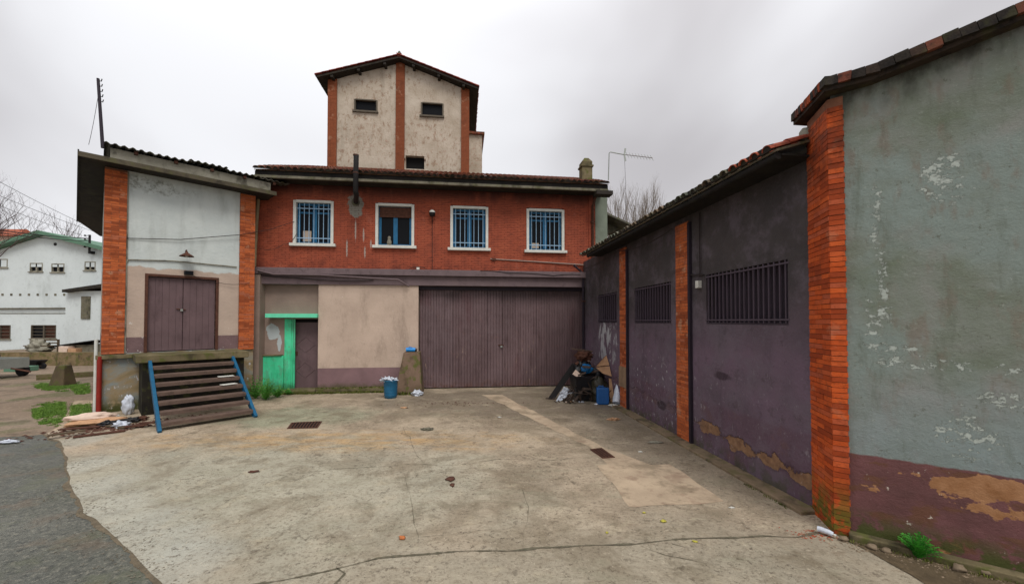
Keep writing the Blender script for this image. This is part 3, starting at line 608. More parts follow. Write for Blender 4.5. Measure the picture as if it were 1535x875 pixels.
# windows
wl = ['', '', '', '']
for i, (u0, u1, z0, z1) in enumerate(wrects):
    fr = MB(); fw = .075
    fr.box((u0 - .02, -.035, z0), (u0 + fw, .1, z1)); fr.box((u1 - fw, -.035, z0), (u1 + .02, .1, z1)); fr.box((u0 + fw, -.035, z1 - fw), (u1 - fw, .1, z1 + .015))
    w_ = fr.build('window', 'white', main, bevel=.004); w_['label'] = ['blue window with bars and a torn pale curtain', 'unbarred blue window with brown roller blind half down', 'blue window with bars and closed sashes', 'blue barred window nearest the grey end wall'][i]
    MB().box((u0 - .11, -.12, z0 - .1), (u1 + .11, .1, z0)).build('window_sill', 'white', w_, bevel=.006)
    a0, a1, b0, b1 = u0 + fw, u1 - fw, z0, z1 - fw; s = MB(); y0, y1 = .13, .18
    s.box((a0, y0, b0), (a0 + .09, y1, b1)); s.box((a1 - .09, y0, b0), (a1, y1, b1)); s.box((a0 + .09, y0, b1 - .07), (a1 - .09, y1, b1)); s.box((a0 + .09, y0, b0), (a1 - .09, y1, b0 + .08))
    mid = (a0 + a1) / 2; s.box((mid - .075, y0 - .01, b0 + .08), (mid + .075, y1, b1 - .07))
    if i != 1: s.box((a0 + .09, y0, b1 - .36), (mid - .075, y1, b1 - .3)); s.box((mid + .075, y0, b1 - .36), (a1 - .09, y1, b1 - .3))
    s.build('sash', 'blue_sash', w_)
    MB().box((a0 + .09, .15, b0 + .08), (mid - .075, .16, b1 - .07)).build('pane', 'glass', w_); MB().box((mid + .075, .15, b0 + .08), (a1 - .09, .16, b1 - .07)).build('pane', 'glass', w_)
    MB().box((a0, .28, b0), (a1, .3, b1)).build('interior', 'void', w_)
    if i == 1:
        bl = MB(); nsl = 6; zt = b1 - .02
        for q in range(nsl): bl.box((a0 + .03, .085 - .004 * (q % 2), zt - (q + 1) * .062), (a1 - .03, .105, zt - q * .062 - .006))
        bl.build('roller_blind', 'rust', w_)
        # small grey figure-like object on the sill
        t = thing('sill_ornament', 'small grey lump standing on the sill of the open window with the blind', 'ornament', fat(FM, u0 + .47, -.03, z0))
        MB().lathe([(.0, 0), (.075, .0), (.085, .12), (.06, .2), (.045, .23), (.06, .28), (.04, .33), (0, .34)], 10).build('body', 'slab_light', t)
        MB().box((-.03, -.07, .09), (.03, -.05, .15)).build('face_plate', 'black', t)
    else:
        nb = 7 if i != 3 else 7
        for q in range(nb):
            x = a0 + (a1 - a0) * (q + .6) / (nb + .2)
            MB().tube([(x, .03, b0), (x, .03, b1)], .0125, 6).build('bar', 'bar_blue', w_)
        for zz in (b0 + .2, b1 - .2): MB().box((a0, .02, zz - .014), (a1, .028, zz + .014)).build('crossbar', 'bar_blue', w_)
        if i == 0: MB().box((a0 + .18, .14, b0 + .1), (a0 + .46, .147, b0 + .48)).build('curtain', 'cream', w_)
        if i == 3: MB().box((a0 + .14, .14, b0 + .1), (a0 + .4, .147, b0 + .3)).build('curtain', 'cream', w_)
# right end: pale grey-green end wall strip, rear body
MB().box((UR, -.01, ZB - 4.34), (U_END, .35, Z_TOP)).build('end_wall', paint('end_render', S(120, 128, 114), .15, .85, 2, S(90, 96, 78), .5), main)
MB().box((UL + .02, .32, 4.36), (U_END - .02, 5, 7.3)).build('rear_block', 'slab', main)
MB().box((UR - .26, -.05, ZB), (UR - .1, .02, Z_TOP)).build('brick_edge', 'red', main)
# eaves: soffit slab, fascia, gutter line, tiles
u_el, u_er = FM.u(378, -.75), FM.u(913, -.75)
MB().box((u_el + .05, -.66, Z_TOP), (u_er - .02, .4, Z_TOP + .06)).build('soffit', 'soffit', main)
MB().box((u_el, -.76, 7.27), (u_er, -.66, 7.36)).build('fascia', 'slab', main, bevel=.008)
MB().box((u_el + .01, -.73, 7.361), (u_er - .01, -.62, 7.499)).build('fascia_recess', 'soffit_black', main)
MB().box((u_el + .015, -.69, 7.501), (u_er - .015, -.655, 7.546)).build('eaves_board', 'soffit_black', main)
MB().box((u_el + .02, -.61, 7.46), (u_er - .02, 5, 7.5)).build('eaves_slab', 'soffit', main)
deck_y0, zt0, sl = -.76, 7.54, R_(21)
deck = MB().add([(u_el, deck_y0, zt0), (u_er, deck_y0, zt0), (u_er, 4.5, zt0 + 5.24 * math.tan(sl)), (u_el, 4.5, zt0 + 5.24 * math.tan(sl)), (u_el, deck_y0, zt0 - .03), (u_er, deck_y0, zt0 - .03), (u_er, 4.5, zt0 - .03 + 5.24 * math.tan(sl)), (u_el, 4.5, zt0 - .03 + 5.24 * math.tan(sl))],
    [(0, 1, 2, 3), (4, 7, 6, 5), (0, 4, 5, 1), (1, 5, 6, 2), (2, 6, 7, 3), (3, 7, 4, 0)]).build('roof', 'tile', main)
T_dark = tile_mesh('tile', r=.098, r2=.082); T_tow = tile_mesh('tile_tower'); T_grey = tile_mesh('tile_grey'); T_red = tile_mesh('tile_red')
nc = int((u_er - u_el) / .205)
tile_roof(deck, (u_el + .09, deck_y0 - .1, zt0 - .01), (1, 0, 0), (0, math.cos(sl), math.sin(sl)), nc, 15, (u_er - u_el - .18) / (nc - 1), T_dark, 3, 'tile')
ch = MB().box((-.2, -.2, 0), (.2, .2, .7)).prism([(-.24, -.24), (.24, -.24), (.24, .24), (-.24, .24)], .06, .5)
ch.add([(-.2, -.2, .7), (.2, -.2, .7), (.2, .2, .7), (-.2, .2, .7), (-.08, -.1, .86), (.08, -.1, .86), (.08, .1, .86), (-.08, .1, .86)], [(0, 1, 5, 4), (1, 2, 6, 5), (2, 3, 7, 6), (3, 0, 4, 7), (4, 5, 6, 7)])
q = FM.uv(878, 262, 0); o = ch.build('chimney', 'mossy', main); o.location = (q[0], 0, q[1] - .25)
# small lean-to canopy behind the right end
q0 = FM.uv(914, 300, .6); q1 = FM.uv(940, 316, .6)
MB().add([(U_END, .1, 6.75), (U_END + 1.0, .1, 6.33), (U_END + 1.0, 2.2, 6.33), (U_END, 2.2, 6.75), (U_END, .1, 6.67), (U_END + 1.0, .1, 6.26), (U_END + 1.0, 2.2, 6.26), (U_END, 2.2, 6.67), ], [(0, 1, 2, 3), (4, 7, 6, 5), (0, 4, 5, 1), (1, 5, 6, 2), (2, 6, 7, 3), (3, 7, 4, 0)]).build('side_canopy', 'asbestos', main)
MB().extr([(U_END, 5.95), (U_END + .12, 5.95), (U_END + .85, 6.3), (U_END, 6.66)], .9, .96).build('canopy_bracket', 'slab', main)
MB().box((u_er - .5, -.9, 7.12), (u_er + .12, -.5, 7.26)).build('gutter_end', 'soffit', main)
# beams over the ground floor
zt_, zl, zg = 4.34, 4.09, 3.78
MB().box((UL - .12, .0, ZB), (UL - .004, .3, Z_TOP)).build('wall_return', 'red', main)
MB().box((UL - .25, -.26, 0), (FM.u(389, -.26), .3, 4.1)).build('corner_pilaster', 'bay', main)
MB().box((UL - .1, -.3, 4.12), (UR + .1, .3, zt_)).build('upper_beam', 'beam', main, bevel=.012)
MB().box((UL + .02, -.16, zg), (UR + .05, .3, 4.118)).build('lower_beam', 'beam', main, bevel=.01)
# ground floor: recessed bay with green doorway, projecting beige wall, garage door
uA, uB, uC, uD = FM.u(477, -.1), FM.u(627, -.1), FM.u(878, .18), FM.u(893)
MB().box((uA, -.1, 0), (uB, .34, zg - .003)).build('rendered_wall', 'beige', main)
d0, d1 = FM.u(440, .3), uA - .0
zd = FM.z(457, 483, .3)
bay = holes(MB(), UL, uA, 0, zg - .003, .12, .32, [(FM.u(432, .12), uA, 0, FM.z(457, 478, .12))]).build('bay_wall', 'bay', main)
j0 = FM.u(427, .1); zc = FM.z(437, 478, .1)
MB().box((j0, .09, 0), (FM.u(437, .1), .16, zc)).build('door_jamb', 'green', main)
MB().box((FM.u(437, .1), .12, 0), (FM.u(440, .15), .44, zc)).build('door_reveal', 'green', main)
MB().box((FM.u(440, .1), .1, .05), (FM.u(442.5, .1), .14, zc)).build('door_trim', 'green', main)
cn = MB().box((FM.u(397, -.25), -.25, FM.z(440, 476, -.25)), (FM.u(475, -.25), .12, FM.z(440, 470, -.25))).build('door_canopy', paint('canopy_green', S(104, 214, 172), .1, .6, 4), main, bevel=.008)
dd0, dd1 = FM.u(440, .3) + .03, uA + .35
dr = MB().box((dd0, .3, .12), (dd1, .34, zd)).build('door', 'plum_door', main); dr['label'] = 'narrow plum sheet metal door with welded diamond mouldings'
MB().box((dd0, .28, zd), (dd1, .36, zd + .3)).build('transom', 'void', main)
for zc_, full in ((1.65, 0), (.75, 1)):
    dm = MB(); cxx = FM.u(458.5, .3); a_, b_ = .32, .27
    pts = [(cxx - a_, zc_), (cxx, zc_ + b_), (cxx + a_, zc_), (cxx, zc_ - b_)]
    for (x0, z0), (x1, z1) in zip(pts, pts[1:] + pts[:1]): dm.tube([(x0, .297, z0), (x1, .297, z1)], .011, 5)
    dm.build('diamond_moulding', 'plum_door', dr)
MB().box((dd0 + .05, .275, 1.28), (dd0 + .13, .3, 1.42)).build('door_lock', 'rust', dr)
zw = FM.z(400, 533, .05)
MB().box((UL + .1, .02, 0), (j0 - .003, .2, zw)).build('green_dado', 'green', main)
MB().box((UL + .1, -.02, zw), (j0 - .05, .16, zw + .035)).build('dado_ledge', 'mossy', main)
step = MB().box((FM.u(425, -.25), -.32, 0), (uA - .01, .3, .13)).build('door_step', 'mossy', main, bevel=.015)
ftg = MB().box((uA, -.3, 0), (FM.u(600, -.2), -.1, .17)).build('footing', 'mossy', main, bevel=.02)
# garage door: two leaves of ribbed sheet, five panels
gdo = MB().box((uB, .26, 0), (uC, .3, zg)).build('garage_door', 'void', main); gdo['label'] = 'wide ribbed plum double garage door with scraped paint'
cuts = [uB + .02, FM.u(679, .18), FM.u(731, .18), FM.u(753, .18), FM.u(804, .18), uC - .01]
for a, b in zip(cuts, cuts[1:]):
    n_ = max(2, int((b - a) / .1)); st = (b - a - .008) / n_; pm = MB(); prof = []
    for i in range(n_):
        x = a + .004 + i * st
        prof += [(x, .2), (x + st * .12, .182), (x + st * .8, .182), (x + st * .92, .2)]
    prof.append((b - .004, .2)); y_off = rnd.uniform(-.004, .004)
    vs = [(x, y + y_off, .05) for x, y in prof] + [(x, y + y_off, zg - .12) for x, y in prof]; m_ = len(prof)
    pm.add(vs, [(i, i + 1, m_ + i + 1, m_ + i) for i in range(m_ - 1)]); pm.box((a + .004, .205, .05), (b - .004, .225, zg - .12)); pm.build('door_panel', 'garage', gdo)
MB().box((uB, .1, zg - .13), (uC, .24, zg - .01)).build('door_track', 'purple_dark', gdo)
hu, hz = FM.uv(751, 517, .15)
MB().box((hu - .1, .15, hz - .02), (hu + .1, .178, hz + .02)).tube([(hu + .03, .15, hz), (hu + .03, .13, hz - .05), (hu + .03, .15, hz - .1)], .012, 6).build('door_latch', 'rust', gdo)
MB().box((hu - .02, .12, hz - .09), (hu + .05, .15, hz - .02)).build('padlock', 'silver', gdo)
MB().box((uC, -.1, 0), (uD + .1, .34, zg - .003)).build('gate_post', 'beam', main)
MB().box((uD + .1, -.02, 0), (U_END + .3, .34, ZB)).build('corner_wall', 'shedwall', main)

def drain(name, pts, r, mat, fr, label, cat, clips=True):
    t = thing(name, label, cat, fat(fr, *pts[0]) if fr else at(*pts[0])); p0 = Vector(pts[0]); MB().tube([Vector(p) - p0 for p in pts], r, 8).build('pipe', mat, t)
    if clips:
        a, b = Vector(pts[-2]) - p0, Vector(pts[-1]) - p0
        for q in (.25, .75): c = a.lerp(b, q); MB().box((c.x - r * 1.5, c.y - r * 1.2, c.z - .02), (c.x + r * 1.5, c.y + .1, c.z + .02)).build('clip', 'rust', t)
    return t
x1 = FM.u(385, -.1)
drain('drainpipe', [(x1 + .05, -.6, 7.3), (x1, -.1, 6.75), (x1 - .05, -.1, 5.9), (x1 - .1, -.1, 4.4), (x1 - .12, -.34, 4.2), (x1 - .12, -.34, .3)], .055, 'tan_pipe', FM, 'tall drainpipe running down where the red brick facade meets the left pier', 'drainpipe')
x2 = FM.u(889, -.1)
drain('drainpipe', [(x2, -.6, 7.25), (x2, -.1, 6.9), (x2, -.1, 4.45)], .05, 'rust', FM, 'brown rainwater pipe down the right end of the red brick upper wall', 'drainpipe')
# flue
fu, fz = FM.uv(533, 303, -.02); f2 = FM.uv(534, 232, -.95); fb = FM.uv(533, 290, -.95)
t = thing('stove_flue', 'black stove flue rising from the upper brick wall past the tiled eave', 'flue', fat(FM, fu, 0, fz))
MB().tube([(0, .02, 0), (fb[0] - fu, -.85, .02), (fb[0] - fu, -.95, .1), (f2[0] - fu, -.95, f2[1] - fz)], .085, 12).build('pipe', 'black', t)
MB().tube([(0, -.01, 0), (0, -.05, 0)], .14, 12).build('collar', 'slab', t)
for q in (.7, 1.3): MB().tube([(fb[0] - fu, -.95, q), (fb[0] - fu, -.95, q + .04)], .092, 12).build('joint_ring', 'rust', t)
# dome lamp and its conduit
lu, lz = FM.uv(648, 320, -.12)
t = thing('wall_lamp', 'round white dome lamp on a black bracket between two upper windows', 'lamp', fat(FM, lu, 0, lz))
MB().tube([(0, 0, -.3), (0, -.12, -.28), (0, -.16, -.12)], .014, 6).build('bracket', 'black', t); MB().lathe([(.0, -.13), (.08, -.11), (.11, -.03), (.11, .02)], 14, (0, -.16, 0)).build('housing', 'black', t)
MB().lathe([(.108, .02), (.095, .07), (.06, .11), (0, .125)], 14, (0, -.16, 0)).build('dome', 'white', t)
def cable(name, pts, r, mat, label, cat='cable', sag=0, par=None):
    P = [Vector(p) for p in pts]; out = []
    for a, b in zip(P, P[1:]):
        for i in range(8): tt = i / 8; q = a.lerp(b, tt); q.z -= sag * 4 * tt * (1 - tt); out.append(q)
    out.append(P[-1]); o0 = P[0]
    o = MB().tube([p - o0 for p in out], r, 5).build(name, mat, None, Matrix.Translation(o0)); tag(o, label, cat); return o
def W(fr, px, py, v): u, z = fr.uv(px, py, v); return fr.W(u, v, z)
cable('cable', [W(FM, 648, 330, -.02), W(FM, 648, 404, -.02)], .008, 'cable', 'thin dark cable dropping from the dome lamp to the plum beam')
cable('conduit', [W(FM, 735, 388, -.03), W(FM, 800, 392, -.03), W(FM, 876, 397, -.05)], .022, 'conduit', 'pale conduit running across the brick below the rightmost barred window', 'conduit')
o = MB().box((-.07, -.06, -.045), (.07, 0, .045)).build('junction_box', 'rust', None, fat(FM, FM.u(740), -.004, FM.z(740, 389))); tag(o, 'small rusty box at the left end of the pale conduit', 'junction box')
o = MB().box((-.05, -.07, -.05), (.05, 0, .05)).build('junction_box', 'white', None, fat(FM, FM.u(626, -.3), -.2, FM.z(626, 404, -.25) + .03)); tag(o, 'small white box on the beam above the garage door corner', 'junction box')
cable('cable', [W(FM, 386, 405, -.34), W(FM, 410, 411, -.34), W(FM, 480, 412, -.34), W(FM, 560, 417, -.34), W(FM, 597, 419, -.34), W(FM, 613, 429, -.2)], .028, 'beam', 'thick bundled cable sagging along the plum beam to the garage corner')
cable('cable', [W(FM, 390, 412, -.2), W(FM, 440, 416, -.2), W(FM, 520, 421, -.2), W(FM, 560, 419, -.2)], .016, 'cable', 'thin black cable under the thick bundle on the plum beam', sag=.02)
cable('cable', [W(FM, 612, 404, -.06), W(FM, 626, 400, -.06), W(FM, 640, 404, -.06)], .01, 'cable', 'short looped cable around the white box on the beam', sag=-.03)
cable('cable', [W(FM, 720, 406, -.3), W(FM, 760, 409, -.31), W(FM, 830, 413, -.31), W(FM, 870, 412, -.3)], .012, 'cable', 'loose cable lying on the plum beam above the garage door', sag=-.03)

# ------------------------------------------------------------------ tower (rear), own frame parallel to the main building
FT = Frame(tuple(FM.W(0, 5.0))[:2], 7)
tower = thing('silo_tower', 'tall gabled tower with pale stained render and three brick pilasters behind the red building', 'tower', FT.M)
tl, tr = FT.u(489), FT.u(702.5); ap, apz = FT.uv(598, 90); zl_ = FT.z(487, 128); zr_ = FT.z(702, 133)
zb = 7.6; ze = (zl_ + zr_) / 2 + .02
zpk = apz - .05
hol = []
for a, b, c, d in ((532, 149, 565, 168), (632, 154, 664, 175), (608, 233, 636, 254)):
    u0, z1 = FT.uv(a, b); u1, z0 = FT.uv(c, d); hol.append((u0, u1, z0, z1))
wallm = holes(MB(), tl, tr, zb, ze, 0, .3, hol); wallm.extr([(tl, ze), (tr, ze), (ap, zpk)], 0, .3)
wallm.box((tl, .3, zb), (tl + .25, 5.5, ze)); wallm.box((tr - .25, .3, zb), (tr, 5.5, ze)); wallm.box((tl, 5.2, zb), (tr, 5.5, ze)); wallm.build('wall', 'tower', tower)
for i, (u0, u1, z0, z1) in enumerate(hol):
    if i < 2:
        f = MB(); t_ = .035
        f.box((u0 - .03, -.04, z0), (u0 + t_, .12, z1)); f.box((u1 - t_, -.04, z0), (u1 + .03, .12, z1)); f.box((u0 + t_, -.04, z1 - t_), (u1 - t_, .12, z1 + .02)); f.box((u0 + t_, -.0, z0), (u1 - t_, .12, z0 + .05))
        w_ = f.build('window', 'grey_frame', tower); MB().box((u0 - .09, -.1, z0 - .08), (u1 + .07, .1, z0)).build('window_sill', 'grey_frame', w_); MB().box((u0 + t_, .1, z0 + .05), (u1 - t_, .11, z1 - t_)).build('pane', 'glass', w_)
    else:
        w_ = MB().box((u0, .25, z0), (u1, .29, z1)).build('hatch_opening', 'void', tower); MB().box((u0 - .06, -.03, z0 + .4), (u0 - .01, .0, z0 + .5)).build('hinge', 'rust', w_); MB().box((u1 + .01, -.03, z0 + .4), (u1 + .06, .0, z0 + .5)).build('hinge', 'rust', w_)
def pil(u0, u1, z1, topf=None):
    core = MB().box((u0, -.06, zb), (u1, .0, z1)).build('brick_pilaster', 'mortar', tower); m = MB(); z = zb; i = 0; W_ = u1 - u0
    while z < z1 - .06:
        for a, b in (((0, .66), (.66, 1)) if i % 2 else ((0, .34), (.34, 1))): m.box((u0 + a * W_ + .004, -.075 + rnd.uniform(-.003, .003), z + .004), (u0 + b * W_ - .004, -.05, z + .058))
        z += .064; i += 1
    tag(m.build('brickwork', 'brick_tower', core), kind='stuff')
pil(tl - .01, FT.u(502.5), ze + .12); pil(FT.u(591.5), FT.u(605), zpk - .02); pil(FT.u(690.5), tr + .01, ze + .12)
# roof slopes
ovx = .34; ovy = -.42
eL = FT.uv(474, 115, ovy); eR = FT.uv(716, 129, ovy); AP = FT.uv(598, 84, ovy)
apu = (eL[0] + eR[0]) / 2; ez = (eL[1] + eR[1]) / 2
for sgn, e in ((-1, eL[0]), (1, eR[0])):
    a = Vector((apu, 0, AP[1])); b = Vector((e, 0, ez)); d = (a - b); Lr = d.length; d.normalize(); nrm = Vector((-d.z * sgn, 0, abs(d.x)))
    rk = MB(); th = .09
    P = [a, b]; nn = Vector((0, 0, 1)) * th
    rk.add([(a.x, ovy, a.z), (b.x, ovy, b.z), (b.x, 5.8, b.z), (a.x, 5.8, a.z), (a.x, ovy, a.z - th), (b.x, ovy, b.z - th), (b.x, 5.8, b.z - th), (a.x, 5.8, a.z - th)], [(0, 1, 2, 3), (4, 7, 6, 5), (0, 4, 5, 1), (1, 5, 6, 2), (2, 6, 7, 3), (3, 7, 4, 0)])
    dk = rk.build('roof', 'soffit', tower)
    if sgn < 0: tile_roof(dk, (b.x - .06, 5.65, b.z), (0, -1, 0), (d.x, 0, d.z), 30, int(Lr / .34) + 1, .207, T_tow, 0, 'tile_tower', cols_ind=0)
    else: tile_roof(dk, (b.x + .06, ovy + .05, b.z), (0, 1, 0), (d.x, 0, d.z), 30, int(Lr / .34) + 1, .207, T_tow, 0, 'tile_tower', cols_ind=0)
    # verge tiles along the gable edge, each its own piece
    for r in range(int(Lr / .34) + 1):
        o = inst('verge_tile', T_tow, dk, (0, 0, 0)); X = Vector((0, 1, 0)) if sgn > 0 else Vector((0, -1, 0)); Y = d; Z = X.cross(Y)
        if Z.z < 0: X = -X; Z = -Z
        o.matrix_local = Matrix.Translation(b + Y * (r * .34 - .05) + Vector((0, ovy + .02, 0)) + Z * .05) @ Matrix((X, Y, Z)).transposed().to_4x4()
    for fq in (.18, .5, .82):
        p = b.lerp(a, fq); MB().box((p.x - .06, ovy + .03, p.z - .22), (p.x + .06, .0, p.z - th - .01)).build('rafter_end', 'soffit', dk)
MB().lathe([(.06, 0), (.1, .04), (.09, .14), (.04, .24), (0, .26)], 10, (apu, ovy + .1, AP[1] + .05)).build('ridge_finial', 'tile_grey', tower)
rg = MB(); rg.tube([(apu, ovy, AP[1] + .04), (apu, 5.8, AP[1] + .04)], .1, 8); rg.build('ridge', 'tile_tower', tower)
ax0, ax1 = tr, FT.u(722, 1.0); azt = FT.z(712, 205, 1.0)
MB().box((ax0 - .1, .8, zb), (ax1, 4, azt)).build('annex_wall', 'tower', tower); MB().box((ax0 - .1, .65, azt), (ax1 + .12, 4.1, azt + .12)).build('annex_roof', 'tile', tower)

# ------------------------------------------------------------------ left building (frame FL)
left = thing('dock_building', 'tall pale rendered dock building with orange brick piers and a plum double door', 'building', FL.M)
ZS = 6.72; PL = 1.6
pu0, pu1 = FL.u(152), FL.u(187); pu2, pu3 = FL.u(357), FL.u(380)
du0, du1 = FL.u(221), FL.u(323); dz1 = (FL.z(222, 413) + FL.z(323, 420)) / 2; dz0 = PL
lw = holes(MB(), 0, pu3, 0, ZS, 0, .3, [(du0, du1, dz0, dz1)]); lw.box((0, .3, 0), (.3, 8, ZS)).box((pu3 - .3, .3, 0), (pu3, 8, ZS)).box((.3, 7.7, 0), (pu3 - .3, 8, ZS)).build('wall', 'leftwall', left)
MB().box((pu1 - .002, -.03, PL), (pu1 + .03, .01, ZS - .03)).build('pier_edge', 'slab_light', left)
brick_pier(left, pu0, pu1, PL, ZS - .02, .08, 'L', 'brick', v=-.07)
brick_pier(left, pu2, pu3, PL - .03, ZS - .02, .08, 'L2', 'brick', v=-.07)
MB().box((-.02, -.02, PL), (pu0 - .004, .3, ZS - .02)).build('corner_strip', 'slab', left)
for a, b in ((du0, (du0 + du1) / 2), ((du0 + du1) / 2, du1)):
    d_ = MB().box((a + .006, .1, dz0 + .02), (b - .006, .14, dz1 - .01)).build('door_leaf', 'plum_door', left)
    n_ = 5; w_ = (b - a - .02) / n_
    for i in range(n_): MB().box((a + .01 + i * w_ + .004, .088, dz0 + .03), (a + .01 + (i + 1) * w_ - .004, .1, dz1 - .02)).build('board', 'plum_door', d_)
MB().box((du0 - .07, -.02, dz0), (du0, .14, dz1 + .07)).box((du1, -.02, dz0), (du1 + .07, .14, dz1 + .07)).box((du0, -.02, dz1), (du1, .14, dz1 + .07)).build('door_frame', 'rust', left)
hu, hz = FL.uv(272, 463, .08); MB().tube([(hu - .12, .06, hz), (hu + .1, .06, hz - .02)], .016, 6).build('door_bolt', 'rust', left); MB().box((hu - .03, .03, hz - .07), (hu + .03, .06, hz)).build('padlock', 'silver', left)
# roof: overhanging slab, upstand, corrugated sheets
eo = -.62; e0 = FL.u(113, eo)
ev = [FL.loc(*G(116, 331, ZS)), FL.loc(*G(150, 354, ZS))]
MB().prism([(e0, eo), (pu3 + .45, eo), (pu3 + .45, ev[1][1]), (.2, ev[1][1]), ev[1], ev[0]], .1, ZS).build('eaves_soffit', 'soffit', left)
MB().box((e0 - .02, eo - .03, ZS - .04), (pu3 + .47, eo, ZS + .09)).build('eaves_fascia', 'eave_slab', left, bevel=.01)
MB().prism([(e0 - .03, eo), (e0, eo), ev[0], (ev[0][0] - .03, ev[0][1])], .18, ZS - .04).build('eaves_side_fascia', 'soffit', left)
q0 = FL.u(160, -.4)
MB().box((q0, -.42, ZS + .1), (pu3 + .35, -.3, ZS + .42)).build('upstand_beam', 'slab_light', left, bevel=.01)
MB().box((q0, -.3, ZS + .1), (q0 + .12, 8, ZS + .3)).build('upstand_side', 'slab', left)
rf = MB().box((q0 + .01, -.28, ZS + .36), (pu3 + .3, 8.3, ZS + .44)).build('roof', 'asbestos', left)
x = q0 - .12; idx = 0
while x < pu3 + .3:
    Wd = .94; m = MB(); n_ = 24; vs = []; y0 = -.58 + rnd.uniform(-.03, .03); zz = ZS + .47 + rnd.uniform(0, .02) + (.05 if idx == 2 else 0); tilt = rnd.uniform(-.015, .02)
    for yy, dz in ((y0, 0), (3.2, .5)):
        for th in (0, -.014):
            for i in range(n_ + 1): s_ = i / n_; vs.append((x + s_ * Wd, yy, zz + dz + th + .028 * math.sin(s_ * math.pi * 2 * 5.5) + tilt * s_))
    m_ = n_ + 1; fs = []
    for i in range(n_): fs += [(i, i + 1, 2 * m_ + i + 1, 2 * m_ + i), (m_ + i + 1, m_ + i, 3 * m_ + i, 3 * m_ + i + 1), (i + 1, i, m_ + i, m_ + i + 1)]
    m.add(vs, fs, False).build('roof_sheet', 'asbestos', rf); x += .88; idx += 1
for i in range(5): xx = q0 + .5 + i * .85; MB().box((xx - .04, -.5, ZS + .36), (xx + .04, -.42, ZS + .44)).build('roof_clip', 'rust', rf)
# dock platform and stairs
pv = -1.3; ps0 = FL.u(206, pv); ps1 = FL.u(374, pv)
dock = thing('loading_dock', 'mossy raised concrete loading platform in front of the plum double door', 'loading dock', fat(FL, ps0, 0))
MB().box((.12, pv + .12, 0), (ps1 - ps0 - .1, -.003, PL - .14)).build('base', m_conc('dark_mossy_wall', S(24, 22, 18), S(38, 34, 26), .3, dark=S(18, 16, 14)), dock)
MB().box((-.02, pv, PL - .2), (ps1 - ps0, -.003, PL - .01)).build('platform_slab', 'mossy', dock, bevel=.015)
MB().box((pu0 - ps0 - .1, -.14, PL - .13), (-.02, -.003, PL - .02)).build('ledge', 'mossy', dock, bevel=.01)
st = thing('staircase', 'wide open stair of worn boards between two blue stringers leading to the dock', 'stairs', fat(FL, 0, 0))
s0t = (FL.u(226, pv), pv - .02, 1.36); s1t = (FL.u(350, pv), pv - .02, 1.36)
b0 = FL.loc(*G(241, 651)); b1 = FL.loc(*G(382, 624)); bv = (b0[1] + b1[1]) / 2
bl0 = (b0[0] * .75 + s0t[0] * .25, b0[1] + .2, .02); bl1 = (b1[0] * .8 + s1t[0] * .2, b1[1] - .12, .02)
for a, b in ((s0t, bl0), (s1t, bl1)):
    A = Vector(a); B = Vector(b); d = (A - B).normalized(); up = Vector((0, -d.z, -d.y)).normalized() if False else d.cross(Vector((1, 0, 0))).normalized()
    MB().obox((A + B) / 2, Vector((.035, 0, 0)), d * ((A - B).length / 2 + .06), up * .085).build('stringer', 'blue', st, bevel=.006)
nst = 7
for i in range(nst):
    f = (i + .7) / (nst + .15); A = Vector(bl0).lerp(Vector(s0t), f); B = Vector(bl1).lerp(Vector(s1t), f)
    c = (A + B) / 2; d = (B - A); Ld = d.length / 2 - .035; d.normalize(); n_ = Vector((-d.y, d.x, 0)).normalized()
    tr_ = MB().obox(c + Vector((0, 0, .02)), d * Ld, n_ * .15, Vector((0, 0, .022))).build('tread', 'steps', st, bevel=.004)
    MB().obox(c - n_ * .138 + Vector((0, 0, -.022)), d * (Ld - .01), n_ * .01, Vector((0, 0, .02))).build('nosing', 'steps', tr_)
# wood scrap on the stair
def scrap(name, label, cat, poly, z, h, mat, tilt=(0, 0, 0), group=None):
    cx_ = sum(p[0] for p in poly) / len(poly); cy_ = sum(p[1] for p in poly) / len(poly)
    o = MB().prism([(p[0] - cx_, p[1] - cy_) for p in poly], h).build(name, mat, None, at(cx_, cy_, z)); o.rotation_euler = tilt; return tag(o, label, cat, group)
for k_, (px, py, L0) in enumerate(((355, 583, .5), (355, 594, .48))):
    f = (4.7 - k_) / 7.15; A = Vector(bl0).lerp(Vector(s0t), f); B = Vector(bl1).lerp(Vector(s1t), f); P = FL.M @ (B.lerp(A, .17) + Vector((0, 0, .065)))
    o = MB().box((-.2, -.1, 0), (.16, .1, .012)).build('board_scrap', 'white', None, Matrix.Translation(P) @ Matrix.Rotation(R_(46 + 14 * k_), 4, 'Z')); tag(o, ['white scrap of board lying on the stair, the upper of two', 'white scrap of board lying on the stair, the lower of two'][k_], 'scrap board')
